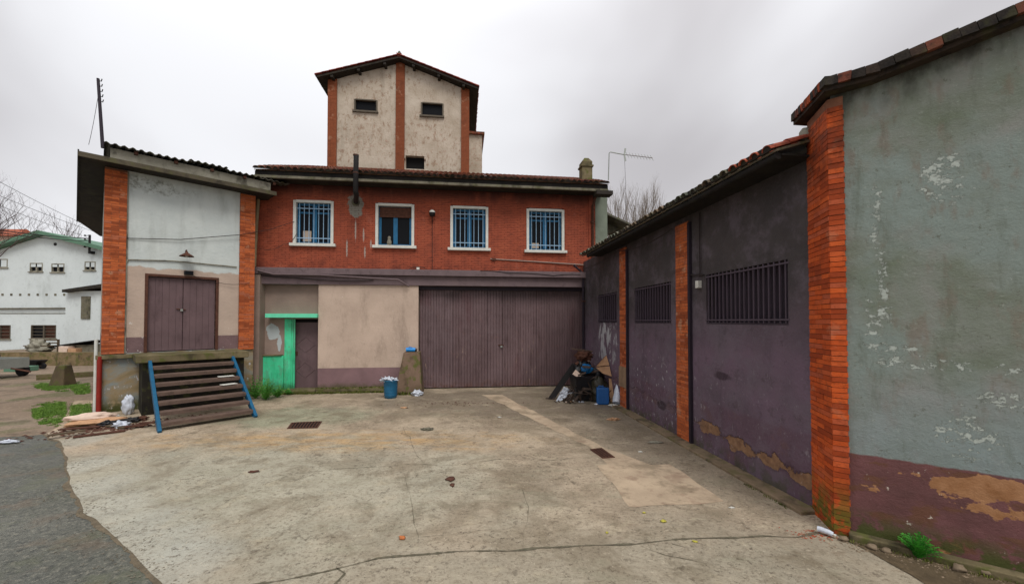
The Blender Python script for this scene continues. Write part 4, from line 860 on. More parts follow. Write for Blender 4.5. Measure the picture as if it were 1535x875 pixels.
# wall-mounted things on the left building
lu, lz = FL.uv(280, 381, -.25)
t = thing('wall_lamp', 'rusty saucer shaded lamp high above the plum dock door', 'lamp', fat(FL, lu, 0, lz))
MB().tube([(0, 0, .1), (0, -.12, .14), (0, -.25, .12), (0, -.25, .05)], .014, 6).build('arm', 'rust', t); MB().lathe([(.03, .08), (.04, .04), (.17, -.05), (.18, -.07), (.165, -.06), (.03, .02)], 18, (0, -.25, 0)).build('lamp_shade', 'rust', t)
MB().lathe([(0, -.09), (.035, -.07), (.035, -.02), (.02, 0)], 10, (0, -.25, 0)).build('bulb', 'white', t)
lu, lz = FL.uv(283, 409, -.08)
t = thing('floodlight', 'small black floodlight just above the plum dock door', 'floodlight', fat(FL, lu, 0, lz))
MB().box((-.11, -.12, -.06), (.11, -.02, .06)).build('housing', 'black', t, bevel=.01); MB().box((-.09, -.13, -.045), (.09, -.12, .045)).build('lens', 'glass', t); MB().box((-.03, -.02, -.03), (.03, 0, .03)).build('bracket', 'black', t)
cable('cable', [W(FL, 189, 357, -.03), W(FL, 270, 359, -.06), W(FL, 358, 352, -.1)], .011, 'cable', 'black cable crossing the white upper wall of the dock building')
cable('cable', [W(FL, 358, 352, -.1), W(FM, 405, 344, -.3), W(FM, 441, 332, -.05)], .009, 'cable', 'black cable running from the brick pier to the leftmost barred window')
cable('cable', [W(FM, 388, 372, -.12), W(FM, 425, 366, -.08), W(FM, 445, 350, -.04)], .008, 'cable', 'thin black cable sagging beneath the leftmost barred window', sag=.12)
cable('conduit', [W(FL, 187, 500, -.03), W(FL, 186, 400, -.03), W(FL, 192, 389, -.03), W(FL, 260, 391, -.03), W(FL, 355, 400, -.03)], .018, 'slab_light', 'grey conduit along the white wall above the dock door, turning down beside the pier', 'conduit')
cable('cable', [W(FL, 288, 412, -.05), W(FL, 330, 424, -.05), W(FL, 374, 424, -.12)], .007, 'cable', 'thin cable from the floodlight to the right brick pier', sag=.05)
# pipes at the left corner
drain('drainpipe', [(-.03, -.1, 1.55), (-.03, -.1, .02)], .055, 'red_pipe', FL, 'short dark red downpipe at the foot of the dock building corner', 'drainpipe', False)
drain('drainpipe', [(-.1, .1, 2.0), (-.1, .1, .02)], .04, 'white', FL, 'thin white pipe behind the dark red downpipe at the dock building corner', 'drainpipe', False)
o = MB().tube([(0, 0, 0), (.05, .03, .5), (.16, .1, 1.1), (.14, .1, 1.35)], .025, 6).build('bent_pole', 'timber', None, at(*G(369, 592), 0)); tag(o, 'bent weathered stick leaning at the right end of the loading dock', 'stick')
# pole on the roof
a = FL.W(.2, .8, ZS + .4); a = AT(154, 222, a.y); tp = AT(147, 118, a.y)
t = thing('roof_mast', 'thin dark mast with hooks and insulators standing on the dock building roof', 'mast', Matrix.Translation(a))
d = tp - a; MB().tube([(0, 0, 0), d], .042, 8, .035).build('pole', 'purple_dark', t)
for i in range(5):
    p = d * (1 - .03 - i * .075); MB().tube([p, p + Vector((.09, 0, -.02)), p + Vector((.11, 0, .05))], .013, 5).build('insulator_hook', 'black', t)
cable('wire', [a + d * .82, AT(133, 217, a.y - .3)], .006, 'cable', 'thin stay wire from the roof mast down to the left eave', 'wire', sag=.1)

# ------------------------------------------------------------------ right shed (frame FR): x runs toward the camera
shed = thing('workshop_wing', 'long dark plum workshop wing with barred windows and narrow brick piers on the right', 'building', FR.M)
ux0 = FR.loc(*FM.W(U_END - .2, .3))[0] ; ux1 = 3.12
ZE = 4.66
wr = [(FR.u(896.5), FR.u(925), 2.47, 3.38), (FR.u(951.5), FR.u(1006), 2.47, 3.38), (FR.u(1059), FR.u(1182), 2.47, 3.38)]
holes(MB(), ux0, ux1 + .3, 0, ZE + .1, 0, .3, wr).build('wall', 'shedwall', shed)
MB().box((ux0, 4.5, 0), (ux1 + .3, 4.8, 5.5)).build('rear_wall', 'slab', shed)
for i, (u0, u1, z0, z1) in enumerate(wr):
    w_ = MB().box((u0, .2, z0), (u1, .28, z1)).build('window', 'purple_dark', shed); nb = (10, 14, 18)[i]
    w_['label'] = ['short plum grille window beside the garage corner', 'middle plum grille window', 'widest plum grille window, nearest the tall brick pier'][i]
    for q in range(nb):
        x = u0 + (u1 - u0) * (q + .5) / nb; MB().box((x - .010, .005, z0 - .02), (x + .010, .03, z1 + .01)).build('bar', 'purple_bar', w_)
    for zz in (z0 + .05, z1 - .05): MB().box((u0 - .02, -.006, zz - .012), (u1 + .02, .004, zz + .012)).build('crossbar', 'purple_bar', w_)
    MB().box((u0, .0, z0 - .03), (u1, .2, z0)).build('window_sill', 'purple_bar', w_)
p0, p1 = FR.u(1013.5, -.03), FR.u(1033, -.03); c0, c1 = FR.u(929, -.03), FR.u(939, -.03)
MB().box((p0 - .02, .0, 0), (p1 + .02, .1, .1)).build('pier_foot', 'slab', shed)
brick_pier(shed, p0, p1, 0.04, 4.55, .07, 'R1', 'brick', v=-.035)
brick_pier(shed, c0, c1, .04, 4.6, .07, 'R2', 'brick', v=-.035)
MB().box((c0 - .03, -.055, .62), (c1 + .012, .0, 1.2)).build('pier_render', paint('tan_render', S(140, 116, 92), .2, .9, 5, S(96, 74, 58), .5), shed)
MB().box((p1 + .0, -.06, .02), (p1 + .07, -.003, 4.5)).build('downpipe', 'purple_dark', shed)
MB().box((FR.u(941), -.06, .02), (FR.u(941) + .08, -.003, 4.5)).build('downpipe', 'purple_dark', shed)
MB().box((ux0, -.27, 0), (ux1 + .12, -.002, .055)).build('kerb', m_conc('kerb_concrete', S(112, 96, 76), S(140, 122, 98), .45), shed, bevel=.01)
# eaves
ux_keep = ux0; ux0 = FR.uv(876, 394, -.5)[0] + .2
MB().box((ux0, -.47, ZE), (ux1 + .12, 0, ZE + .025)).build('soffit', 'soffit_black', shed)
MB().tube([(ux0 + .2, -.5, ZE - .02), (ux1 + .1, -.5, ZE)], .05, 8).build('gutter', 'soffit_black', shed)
sl = R_(17); ry0 = -.56; rz0 = ZE + .07; rL = 5.4
rfm = MB().add([(ux0 - .3, ry0, rz0), (ux1 + .14, ry0, rz0), (ux1 + .14, ry0 + rL, rz0 + rL * math.tan(sl)), (ux0 - .3, ry0 + rL, rz0 + rL * math.tan(sl)), (ux0 - .3, ry0, rz0 - .03), (ux1 + .14, ry0, rz0 - .03), (ux1 + .14, ry0 + rL, rz0 - .03 + rL * math.tan(sl)), (ux0 - .3, ry0 + rL, rz0 - .03 + rL * math.tan(sl))],
    [(0, 1, 2, 3), (4, 7, 6, 5), (0, 4, 5, 1), (1, 5, 6, 2), (2, 6, 7, 3), (3, 7, 4, 0)]).build('roof', 'tile_grey', shed)
nc = int((ux1 + .44 - ux0) / .21)
tile_roof(rfm, (ux0 - .2, ry0 - .06, rz0 - .005), (1, 0, 0), (0, math.cos(sl), math.sin(sl)), nc, 15, (ux1 + .22 - ux0) / (nc - 1), T_grey, 4, 'tile_grey', redfn=lambda c, r: T_red if c >= nc - 4 else None, jit=.02)
ux0 = ux_keep
# wiring on the shed wall
o = MB().box((-.05, -.07, -.07), (.05, 0, .07)).build('junction_box', 'white', None, fat(FR, FR.u(1050), -.0, FR.z(1050, 426))); tag(o, 'small white box on the plum wall beside the widest grille window', 'junction box')
cable('cable', [FR.W(FR.u(1052), -.03, 4.6), FR.W(FR.u(1052), -.03, FR.z(1052, 415))], .012, 'cable', 'vertical black cable dropping to the white box on the plum wall')
cable('cable', [FR.W(FR.u(1037), -.03, FR.z(1037, 412)), FR.W(FR.u(1058), -.03, FR.z(1058, 412))], .014, 'cable', 'short level cable above the white box on the plum wall')
cable('cable', [FR.W(-7, -.2, 4.5), FR.W(-3, -.2, 4.5), FR.W(0, -.2, 4.45)], .01, 'cable', 'slack cable strung under the far eave of the workshop wing', sag=.12)
drain('drainpipe', [(ux0 + .55, -.45, 4.6), (ux0 + .5, -.08, 4.3), (ux0 + .5, -.08, .1)], .045, 'purple_dark', FR, 'dark downpipe in the corner between garage door and workshop wing', 'drainpipe')

# ------------------------------------------------------------------ grey building and tall pier (frame FG)
grey = thing('grey_building', 'high green-grey rendered wall with flaking brown dado and an orange brick corner pier', 'building', FG.M)
gw0 = FG.u(1270); ZG = 5.2
def zc(u): return ZG + .165 * max(0, min(u, 3.2) - .4)
MB().extr([(gw0 - .12, 0), (7.0, 0), (7.0, zc(7)), (3.2, zc(3.2)), (.4, ZG), (gw0 - .12, ZG)], .03, .4).build('wall', 'greywall', grey)
MB().box((6.7, .4, 0), (7.0, 6, ZG)).build('side_wall', 'slab', grey)
MB().box((gw0 - .02, -.1, 0), (7, .03, .085)).build('footing', 'mossy', grey, bevel=.012)
# pier: two faces, one along the yard wall, one along the grey wall
core = MB(); yl = FR.u(1216)
pA = FR.W(yl, -.03); near = FG.W(0.0, -.02); pB = FG.W(gw0 - .0, -.02)
def tl_(p): q = FG.loc(p[0], p[1]); return (q[0], q[1])
a_, b_, c_ = tl_(pA), tl_(near), tl_(pB)
inn = [(a_[0] + .01, a_[1] + .012), (b_[0] + .003, b_[1] + .016), (c_[0] - .006, c_[1] + .008), (c_[0] - .006, .3), (a_[0] + .3, a_[1] + .3)]
core.prism(inn, ZG - .05); pier = core.build('brick_pier', 'mortar', grey)
dirA = Vector((b_[0] - a_[0], b_[1] - a_[1])); LA = dirA.length; angA = math.atan2(dirA.y, dirA.x); LB = c_[0] - b_[0]; cs = .0615
for i in range(int((ZG - .1) / cs)):
    z = i * cs + .003; h = cs - .0065
    for s_, e_ in (((0, .64), (.64, 1)) if i % 2 else ((0, .32), (.32, 1))):
        me = brickmesh(('na', round(e_ - s_, 2)), (e_ - s_) * LA - .009, .09, h, 'brick_near', 4); p = Vector(a_) + dirA * s_ + dirA.normalized() * .0045; jj = rnd.uniform(-.004, .004)
        inst('brick', me, pier, (p.x + jj, p.y, z), (rnd.uniform(-.006, .006), rnd.uniform(-.008, .008), angA))
    wB = LB - .006 - (.03 if i % 2 else 0) * rnd.random()
    me = brickmesh(('nb', i % 2), LB - (.012 if i % 2 else .004), .09, h, 'brick_near', 4); inst('brick', me, pier, (b_[0] + .004, b_[1] + rnd.uniform(-.005, .004), z), (0, rnd.uniform(-.008, .008), 0))
# coping: slab with tile edges
cz = ZG
ov = .1
a2 = Vector(a_) + Vector((math.sin(angA), -math.cos(angA))) * ov - dirA.normalized() * .14
b2 = Vector(b_) + Vector((-.02, -ov * 1.25)); cop = MB(); cop.prism([tuple(a2), tuple(b2), (.4, -.11), (.4, .45), (a2.x + .35, a2.y + .35)], .05, cz); cop.extr([(.4, cz), (3.2, zc(3.2)), (7, zc(7)), (7, zc(7) + .05), (3.2, zc(3.2) + .05), (.4, cz + .05)], -.11, .45); cop.build('coping', 'tile_black', grey)
cop = grey.children[-1]
def edge_tiles(p, q, w_, h, z, seed):
    d = Vector(q) - Vector(p); n = int(d.length / w_); ang = math.atan2(d.y, d.x); r2 = random.Random(seed)
    mes = {}
    for mt in ('tile_black', 'tile_cop_red', 'brick_near'):
        m = MB(); m.box((0.001, -.025, 0), (w_ - .001, .22, h), .005); mes[mt] = m.mesh('coping_tile', M[mt])
    for i in range(n + 1):
        pp = Vector(p) + d * (i / n); red = (r2.random() < .12) or (seed == 1 and i in (2, 3, 6)) or (seed == 2 and i in (7, 12, 13))
        inst('coping_tile', mes['tile_cop_red' if red else ('brick_near' if seed == 1 and r2.random() < .4 else 'tile_black')], cop, (pp.x, pp.y, z + zc(pp.x) - ZG + r2.uniform(-.008, .004)), (r2.uniform(-.04, .04), -math.atan(.165) if .4 < pp.x < 3.2 else 0, ang))
edge_tiles(tuple(a2), tuple(b2), .055, .1, cz + .05, 1)
edge_tiles(tuple(b2), (7.0, -.11), .12, .1, cz + .05, 2)
MB().extr([(b2.x + .02, cz + .051), (.4, cz + .051), (3.2, zc(3.2) + .051), (7, zc(7) + .051), (7, zc(7) + .12), (3.2, zc(3.2) + .12), (.4, cz + .12), (b2.x + .02, cz + .12)], .0, .42).build('coping_bed', 'tile_black', cop)
MB().blob((0, 0, 0), (.09, .12, .12), amp=.2).build('mortar_fillet', 'slab_light', grey).location = (a_[0] - .0, a_[1] + .05, ZE + .32)

# ------------------------------------------------------------------ ground objects
def grate(name, label, pts, nx, cat):
    P = [Vector(G(*p, .02)) for p in pts]; c = sum(P, Vector((0, 0))) / 4; t = thing(name, label, cat, at(c.x, c.y, .016))
    P = [p - c for p in P]; ring = MB(); inner = [p * .9 for p in P]
    vs = [(p.x, p.y, 0) for p in P] + [(p.x, p.y, 0) for p in inner] + [(p.x, p.y, .01) for p in P] + [(p.x, p.y, .01) for p in inner]
    fs = []
    for i in range(4): j = (i + 1) % 4; fs += [(8 + i, 8 + j, 12 + j, 12 + i), (i, j, 8 + j, 8 + i), (5 + i if i < 3 else 4, 4 + i, 12 + i, 12 + j)]
    ring.add(vs, fs).build('frame', 'rust', t); MB().add([(p.x, p.y, .0015) for p in inner], [(0, 1, 2, 3)]).build('well', 'void', t)
    for i in range(nx):
        f = (i + .5) / nx; a = inner[0].lerp(inner[1], f); b = inner[3].lerp(inner[2], f); MB().tube([(a.x, a.y, .006), (b.x, b.y, .006)], (inner[0] - inner[1]).length / nx * .27, 4).build('grate_bar', 'rust', t)
grate('drain_grate', 'narrow black drain grate between the two pale concrete patches', [(884, 673), (902, 671), (922, 685), (903, 686.5)][0:4], 4, 'drain grate')
grate('manhole_cover', 'square rusty manhole grating in the yard in front of the green doorway', [(430, 642), (476, 641), (483, 631), (437, 633)], 9, 'manhole')
# tapered concrete fender by the garage
bc = FM.W(FM.u(617, -.45), -.5)
fg = thing('concrete_fender', 'tapered mossy concrete fender block at the left jamb of the garage door', 'bollard', at(bc.x, bc.y, 0, FM.a))
zt_ = 1.42
MB().add([(-.5, -.42, 0), (.42, -.42, 0), (.42, .38, 0), (-.5, .38, 0), (-.24, -.16, zt_), (.3, -.16, zt_), (.3, .38, zt_), (-.24, .38, zt_)], [(0, 3, 2, 1), (4, 5, 6, 7), (0, 1, 5, 4), (1, 2, 6, 5), (2, 3, 7, 6), (3, 0, 4, 7)]).build('block', m_conc('mossy_fender', S(92, 76, 58), S(122, 100, 84), .85, dark=S(62, 54, 34)), fg, bevel=.02)
def crumple(name, label, cat, loc, r, mat, seed, n=16, m=10, amp=.35, group=None):
    if max(r) > .09: n, m = 30, 20
    o = MB().blob((0, 0, 0), r, n, m, amp, 2.6, seed).build(name, mat, None, at(loc[0], loc[1], loc[2] + r[2] * .75)); return tag(o, label, cat, group)
t = thing('blue_jug', 'bright blue plastic jug lying on top of the concrete fender', 'jug', at(bc.x, bc.y - .02, zt_ + .004, R_(8)))
MB().tube([(-.17, 0, .075), (-.1, 0, .08), (.08, 0, .08), (.14, 0, .07)], .078, 12, .07).build('body', 'ltblue', t); MB().tube([(.14, 0, .07), (.2, 0, .055)], .05, 10).build('cap', 'black', t); MB().tube([(-.1, -.03, .14), (-.04, -.04, .18), (.04, -.04, .15)], .014, 6).build('handle', 'ltblue', t)
c = G(583, 598)
bk_ = thing('rubbish_bucket', 'blue plastic bucket overflowing with crumpled foil beside the concrete fender', 'bucket', at(c[0], c[1] + .18, .012))
MB().lathe([(0, .0), (.18, 0), (.2, .08), (.212, .3), (.222, .55), (.232, .56), (.232, .58), (.21, .58), (.2, .1), (0, .08)], 22).build('bucket_body', 'bucket', bk_)
for i in range(5): MB().lathe([(.203 + i * .003, .1 + i * .09), (.212 + i * .003, .105 + i * .09), (.204 + i * .003, .115 + i * .09)], 22).build('rib', 'bucket', bk_)
for i, (x, y, s_) in enumerate(((-.12, 0, .14), (.06, -.05, .12), (.1, .06, .1), (-.26, -.02, .08))):
    crumple('crumpled_foil', ['large wad of crumpled foil on the left of the blue bucket', 'wad of foil in the middle of the blue bucket', 'small wad of foil at the back of the blue bucket', 'scrap of foil hanging over the left rim of the blue bucket'][i], 'foil', (c[0] + x, c[1] + .18 + y, .55), (s_, s_, s_ * .5), 'foil', i + 2, 9, 6, .7, 'foil in the blue bucket')
for i, (px, py, r, mt, lb, ct) in enumerate((
    (626, 593, (.16, .12, .1), 'foil', 'crumpled silvery bag on the ground at the foot of the concrete fender', 'plastic bag'),
    (606, 612, (.09, .06, .02), 'card', 'small pale scrap lying below the blue bucket', 'litter'), (640, 644, (.11, .1, .015), 'slab', 'flat grey scrap on the yard below the garage door', 'litter'),
    (749, 626, (.05, .04, .01), 'white', 'tiny white scrap beside the long pale patch', 'litter'), (602, 809, (.035, .025, .02), 'orange', 'orange peel scrap on the near concrete', 'litter'),
    (1097, 762, (.035, .02, .006), 'white', 'tiny white scrap right of the big pale patch', 'litter'), (995, 783, (.035, .025, .012), 'yellow', 'yellow scrap on the yard below the big pale patch', 'litter'),
    (965, 770, (.02, .015, .01), 'yellow', 'tiny yellow crumb just under the big pale patch', 'litter'), (910, 800, (.018, .015, .01), 'yellow', 'yellow crumb left of the yellow scrap, near the long crack', 'litter'),
    (920, 630, (.13, .06, .03), 'card', 'crushed tan wrapper on the yard in front of the rubbish heap', 'litter'), (983, 664, (.12, .05, .015), 'slab_light', 'grey rag lying beside the kerb of the workshop wing', 'rag'),
    (960, 678, (.04, .02, .01), 'white', 'white crumb of litter beside the kerb', 'litter'), (1042, 813, (.03, .02, .008), 'yellow', 'dull yellow scrap on the long crack', 'litter'),
    (674, 719, (.07, .09, .012), 'rust', 'dark brown clod on the middle of the yard', 'clod'), (678, 728, (.04, .06, .010), 'rust', 'small brown clod touching the larger clod mid yard', 'clod'),
    (380, 708, (.08, .05, .010), 'rust', 'brown clod on the left side of the yard', 'clod'), (12, 664, (.16, .08, .03), 'foil', 'flattened pale blue bag on the asphalt at the far left', 'plastic bag'))):
    x, y = G(px, py); crumple('litter', lb, ct, (x, y, .012), r, mt, i + 11, 10, 6, .5)
# white bottle beside the pier
x, y = G(1240, 800); t = thing('crushed_bottle', 'crushed white plastic bottle at the foot of the tall brick pier', 'bottle', at(x - .06, y - .05, .03, R_(-50)))
MB().tube([(-.07, 0, .03), (-.04, 0, .035), (.04, 0, .03), (.07, 0, .022)], .034, 10, .026).build('body', 'foil', t); MB().tube([(.07, 0, .022), (.1, 0, .02)], .012, 8).build('neck', 'white', t)

# rubbish heap in the corner
hx, hy = FR.W(-4.3, -.75)[:2]
def W3(px, py, depth): return AT(px, py, depth)
def P_(px, py, z=0): x, y = G(px, py, z); return (x, y, z)
base = FR.W(-4.45, -.55)
def hp(dx, dy, z=.012): return (base.x + dx * 1.12, base.y + dy, z * 1.1 if z > .02 else z)
t = thing('plastic_bin', 'battered black plastic bin at the centre of the corner rubbish heap', 'bin', at(*hp(-.28, -.1), R_(12)))
MB().add([(-.24, -.2, 0), (.24, -.2, 0), (.24, .2, 0), (-.24, .2, 0), (-.3, -.25, .78), (.3, -.25, .74), (.3, .25, .78), (-.3, .25, .8)], [(0, 3, 2, 1), (4, 5, 6, 7), (0, 1, 5, 4), (1, 2, 6, 5), (2, 3, 7, 6), (3, 0, 4, 7)]).build('bin_body', 'blackbag', t, bevel=.03)
MB().box((-.32, -.27, .7), (.32, -.24, .78)).build('rim', 'blackbag', t)
crumple('rubbish_bag', 'olive-black rubbish bag standing behind the blue jerrycan', 'rubbish bag', hp(.2, -.25), (.28, .26, .42), 'olive', 43, amp=.16)
crumple('rubbish_bag', 'black rubbish bag against the wall at the back of the corner heap', 'rubbish bag', hp(.12, .3), (.36, .32, .55), 'blackbag', 41, amp=.2)
crumple('rubbish_bag', 'dark brown bag on top of the bin under the scrap wood', 'rubbish bag', hp(-.22, .15, .7), (.26, .24, .26), 'blackbag', 44, amp=.3)
crumple('blue_bag', 'bright blue bag in the middle of the corner rubbish heap', 'plastic bag', hp(-.12, -.1, .8), (.19, .17, .14), 'bluebag', 47, amp=.2)
for i, (dx, dy, z, L_, w_, rx, ry, rz, lb) in enumerate(((-.2, .2, 1.42, .7, .07, 5, 8, 12, 'uppermost dark plank lying across the corner rubbish heap'), (-.1, .25, 1.34, .5, .12, -12, 20, -20, 'short dark plank crossed under the uppermost one on the heap'), (-.28, .1, 1.1, .42, .09, 20, -24, 40, 'rusty broken plank poking from the left of the heap top'),
        (0, .1, 1.02, .5, .06, 0, 30, 70, 'thin dark plank sloping down behind the blue bag'), (.15, -.1, .84, .5, .06, 4, -10, 8, 'dark plank lying level over the olive bag'))):
    o = MB().box((-L_ / 2, -w_ / 2, -.02), (L_ / 2, w_ / 2, .02)).build('scrap_plank', 'rust' if i in (2,) else 'steps', None, Matrix.Translation(hp(dx, dy, z)) @ Matrix.Rotation(R_(rz), 4, 'Z') @ Matrix.Rotation(R_(ry), 4, 'Y') @ Matrix.Rotation(R_(rx), 4, 'X')); tag(o, lb, 'plank')
crumple('scrap_bundle', 'ragged brown bundle crowning the corner rubbish heap', 'scrap', hp(-.14, .25, 1.14), (.27, .22, .17), 'rust', 45, amp=.22)
A_ = Vector(hp(-1.12, -.02, .03)); B_ = Vector(hp(-.42, .25, .98)); d = (B_ - A_).normalized(); n_ = d.cross(Vector((0, 1, 0))).normalized()
o = MB().obox(Vector((0, 0, 0)), d * (B_ - A_).length / 2, n_ * .09, n_.cross(d) * .015).build('leaning_board', 'black', None, Matrix.Translation((A_ + B_) / 2)); tag(o, 'dark board sloping from the ground up to the heap against the garage door', 'board')
t = thing('foil_sheet', 'silvery crumpled sheet slumped at the left foot of the corner heap', 'plastic sheet', at(*hp(-.78, -.18))); m = MB(); gx, gy = 9, 12; vs = []
for i in range(gx + 1):
    for j in range(gy + 1):
        u_, v_ = i / gx, j / gy; q = mnoise.noise(Vector((u_ * 5, v_ * 6, 3))) * .07; vs.append((-.26 + u_ * .3 + v_ * .28 + q, -.1 + u_ * .05 + v_ * .18 + q, max(0, v_ * .42 * (1 - .4 * u_)) + abs(q)))
m.add(vs, [(i * (gy + 1) + j, i * (gy + 1) + j + 1, (i + 1) * (gy + 1) + j + 1, (i + 1) * (gy + 1) + j) for i in range(gx) for j in range(gy)], False).build('sheet', 'foil', t)
for i, (dx, dy, r) in enumerate(((-.95, -.3, .05), (-.6, -.4, .06), (-.75, -.5, .05), (-.35, -.5, .08), (-.5, -.28, .05), (.02, -.8, .06))):
    crumple('litter', ['leftmost pale scrap before the corner heap', 'scrap just right of the leftmost one before the heap', 'nearest scrap before the corner heap', 'crumpled cup before the black bin', 'scrap tucked against the silvery sheet', 'scrap beside the blue jerrycan'][i], 'litter', hp(dx, dy), (r, r * .7, r * .35), ['foil', 'card', 'pale', 'foil', 'white', 'foil'][i], 60 + i, 8, 5, .6, 'scraps in front of the rubbish heap')
t = thing('jerrycan', 'blue plastic jerrycan standing before the olive bag', 'jerrycan', at(*hp(.2, -.72), R_(-5)))
MB().box((-.18, -.12, 0), (.18, .12, .5)).build('body', 'jerry', t, bevel=.035); MB().tube([(.11, 0, .49), (.11, 0, .55)], .035, 10).build('cap', 'black', t); MB().tube([(-.12, 0, .49), (-.11, 0, .54), (.02, 0, .54), (.03, 0, .49)], .016, 6).build('handle', 'jerry', t)
for q in (-.08, .04): MB().box((-.06 + q, -.125, .06), (-.03 + q, -.118, .42)).build('rib', 'jerry', t)
def flap(name, label, cat, pts, mat):
    c = sum((Vector(p) for p in pts), Vector()) / len(pts); P = [Vector(p) - c for p in pts]; n = (P[1] - P[0]).cross(P[2] - P[0]).normalized() * .006; m = MB(); k_ = len(P)
    m.add([p + n for p in P] + [p - n for p in P], [tuple(range(k_)), tuple(range(k_, 2 * k_))[::-1]] + [(i, k_ + i, k_ + (i + 1) % k_, (i + 1) % k_) for i in range(k_)]); return tag(m.build(name, mat, None, Matrix.Translation(c)), label, cat)
flap('cardboard_sheet', 'pointed tan cardboard flap sticking up from the corner heap', 'cardboard', [hp(.12, -.2, .98), hp(.42, -.15, 1.3), hp(.5, -.2, 1.02), hp(.34, -.1, .94)], 'card')
flap('cardboard_sheet', 'lower tan cardboard flap folded over the olive bag', 'cardboard', [hp(.1, -.3, .96), hp(.48, -.3, 1.0), hp(.52, -.38, .72), hp(.28, -.34, .8)], 'card')
flap('cardboard_sheet', 'narrow tan cardboard strip leaning between the bag and the white roll', 'cardboard', [hp(.42, -.6, .02), hp(.54, -.6, .02), hp(.6, -.3, .62), hp(.46, -.3, .66)], 'card')
flap('paper_sheet', 'small cream sheet of paper on the left of the corner heap', 'paper', [hp(-.56, -.36, .78), hp(-.36, -.36, .66), hp(-.3, -.3, .76), hp(-.46, -.28, .9)], 'pale')
t = thing('white_roll', 'long white wrapped roll leaning on the third brick pier', 'roll', at(*hp(.52, -.98))); a_v, b_v = Vector((0, 0, .08)), Vector((.22, .42, .76)); m = MB(); n_r = 14; rows = 12; vs = []
ax_ = (b_v - a_v).normalized(); e1_ = ax_.orthogonal().normalized(); e2_ = ax_.cross(e1_)
for i in range(rows + 1):
    c = a_v.lerp(b_v, i / rows)
    for j in range(n_r): th = 2 * math.pi * j / n_r; q = .12 * (1 + .35 * mnoise.noise(Vector((math.cos(th) * 1.5, math.sin(th) * 1.5, i * .35)))) * (.75 + .25 * math.sin(math.pi * min(1, .2 + i / rows))); vs.append(c + (e1_ * math.cos(th) + e2_ * math.sin(th)) * q)
m.add(vs, [(i * n_r + j, i * n_r + (j + 1) % n_r, (i + 1) * n_r + (j + 1) % n_r, (i + 1) * n_r + j) for i in range(rows) for j in range(n_r)], True); m.add(vs[-n_r:], [tuple(range(n_r))]); m.build('wrapping', 'foil', t)
MB().blob((-.12, -.05, .03), (.14, .08, .03), 16, 10, amp=.3).build('loose_end', 'white', t)
crumple('maroon_bag', 'dark maroon bag squeezed between the white roll and the brick pier', 'plastic bag', hp(.72, -.72), (.14, .12, .3), 'plum_door', 93, amp=.2)
sc_ = MB(); rs = random.Random(5)
for _ in range(150):
    a = rs.random(); hx_ = rs.gauss(-.15, .42); hz_ = max(0, (1.15 - abs(hx_ + .15) * 1.5)) * rs.random() ** .7; p = Vector((base.x + hx_, base.y - .05 + rs.gauss(.0, .16) - (.35 if hz_ < .4 else 0), .03 + hz_)); L_ = rs.uniform(.03, .17)
    d = Vector((rs.uniform(-1, 1), rs.uniform(-.5, .5), rs.uniform(-.7, .7))).normalized(); e = d.orthogonal().normalized(); sc_.obox(p, d * L_, e * rs.uniform(.008, .045), d.cross(e) * .006)
tag(sc_.build('loose_scraps', paint('dark_scrap', S(62, 50, 42), .4, .8, 5, S(26, 22, 20), .7, world=True)), 'jumble of small dark splinters and torn scraps poking out of the corner heap', 'scraps', kind='stuff')
# rubbish by the left corner
def gl(px, py): return G(px, py)
x, y = G(192, 622); o = MB().blob((0, 0, .26), (.13, .11, .27), 28, 20, .2, 2.4, 71).build('white_sack', 'foil', None, at(x, y, .01)); tag(o, 'upright white plastic sack against the foot of the dock building', 'sack')
x, y = G(135, 636)
t = thing('foam_cushion', 'pale torn foam cushion on the debris at the dock building corner', 'cushion', at(x, y, .02, R_(35))); MB().blob((0, 0, .17), (.42, .17, .09), 26, 14, .2, 2, 72).build('foam', 'pale', t); MB().blob((.12, -.08, .06), (.5, .2, .07), 26, 14, .25, 2, 73).build('torn_cover', 'card', t)
for i, (px, py, L_, a_, mt, lb) in enumerate(((150, 652, .8, 40, 'rust', 'long dark board at the front of the corner debris'), (175, 642, .6, -15, 'timber', 'dark board behind the long front board of the debris'), (120, 645, .7, 22, 'rust', 'thin dark lath under the foam cushion'),
        (205, 642, .4, 30, 'rust', 'short dark board near the stair foot'), (185, 634, .5, 60, 'black', 'black board below the white sack'), (100, 655, .55, 50, 'timber', 'thin lath on the pale concrete edge'), (222, 640, .3, 10, 'rust', 'short brown board beside the blue stringer'))):
    x, y = G(px, py); o = MB().box((-L_ / 2, -.05, 0), (L_ / 2, .05, .03)).build('broken_board', mt, None, at(x, y, .02 + .012 * i, R_(a_))); tag(o, lb, 'board')
for i, (px, py, r, mt, lb) in enumerate(((168, 630, .11, 'white', 'white crumpled rag left of the sack'), (182, 641, .12, 'foil', 'silvery bag in front of the sack'), (199, 633, .1, 'blackbag', 'black plastic bag right of the sack'), (160, 638, .1, 'blackbag', 'black bag scrap below the white rag'), (212, 630, .09, 'rust', 'brown lump by the dock wall'))):
    x, y = G(px, py); crumple('debris', lb, 'rubbish', (x, y, .012), (r * 1.4, r, r * .6), mt, 80 + i, 10, 7, .5)

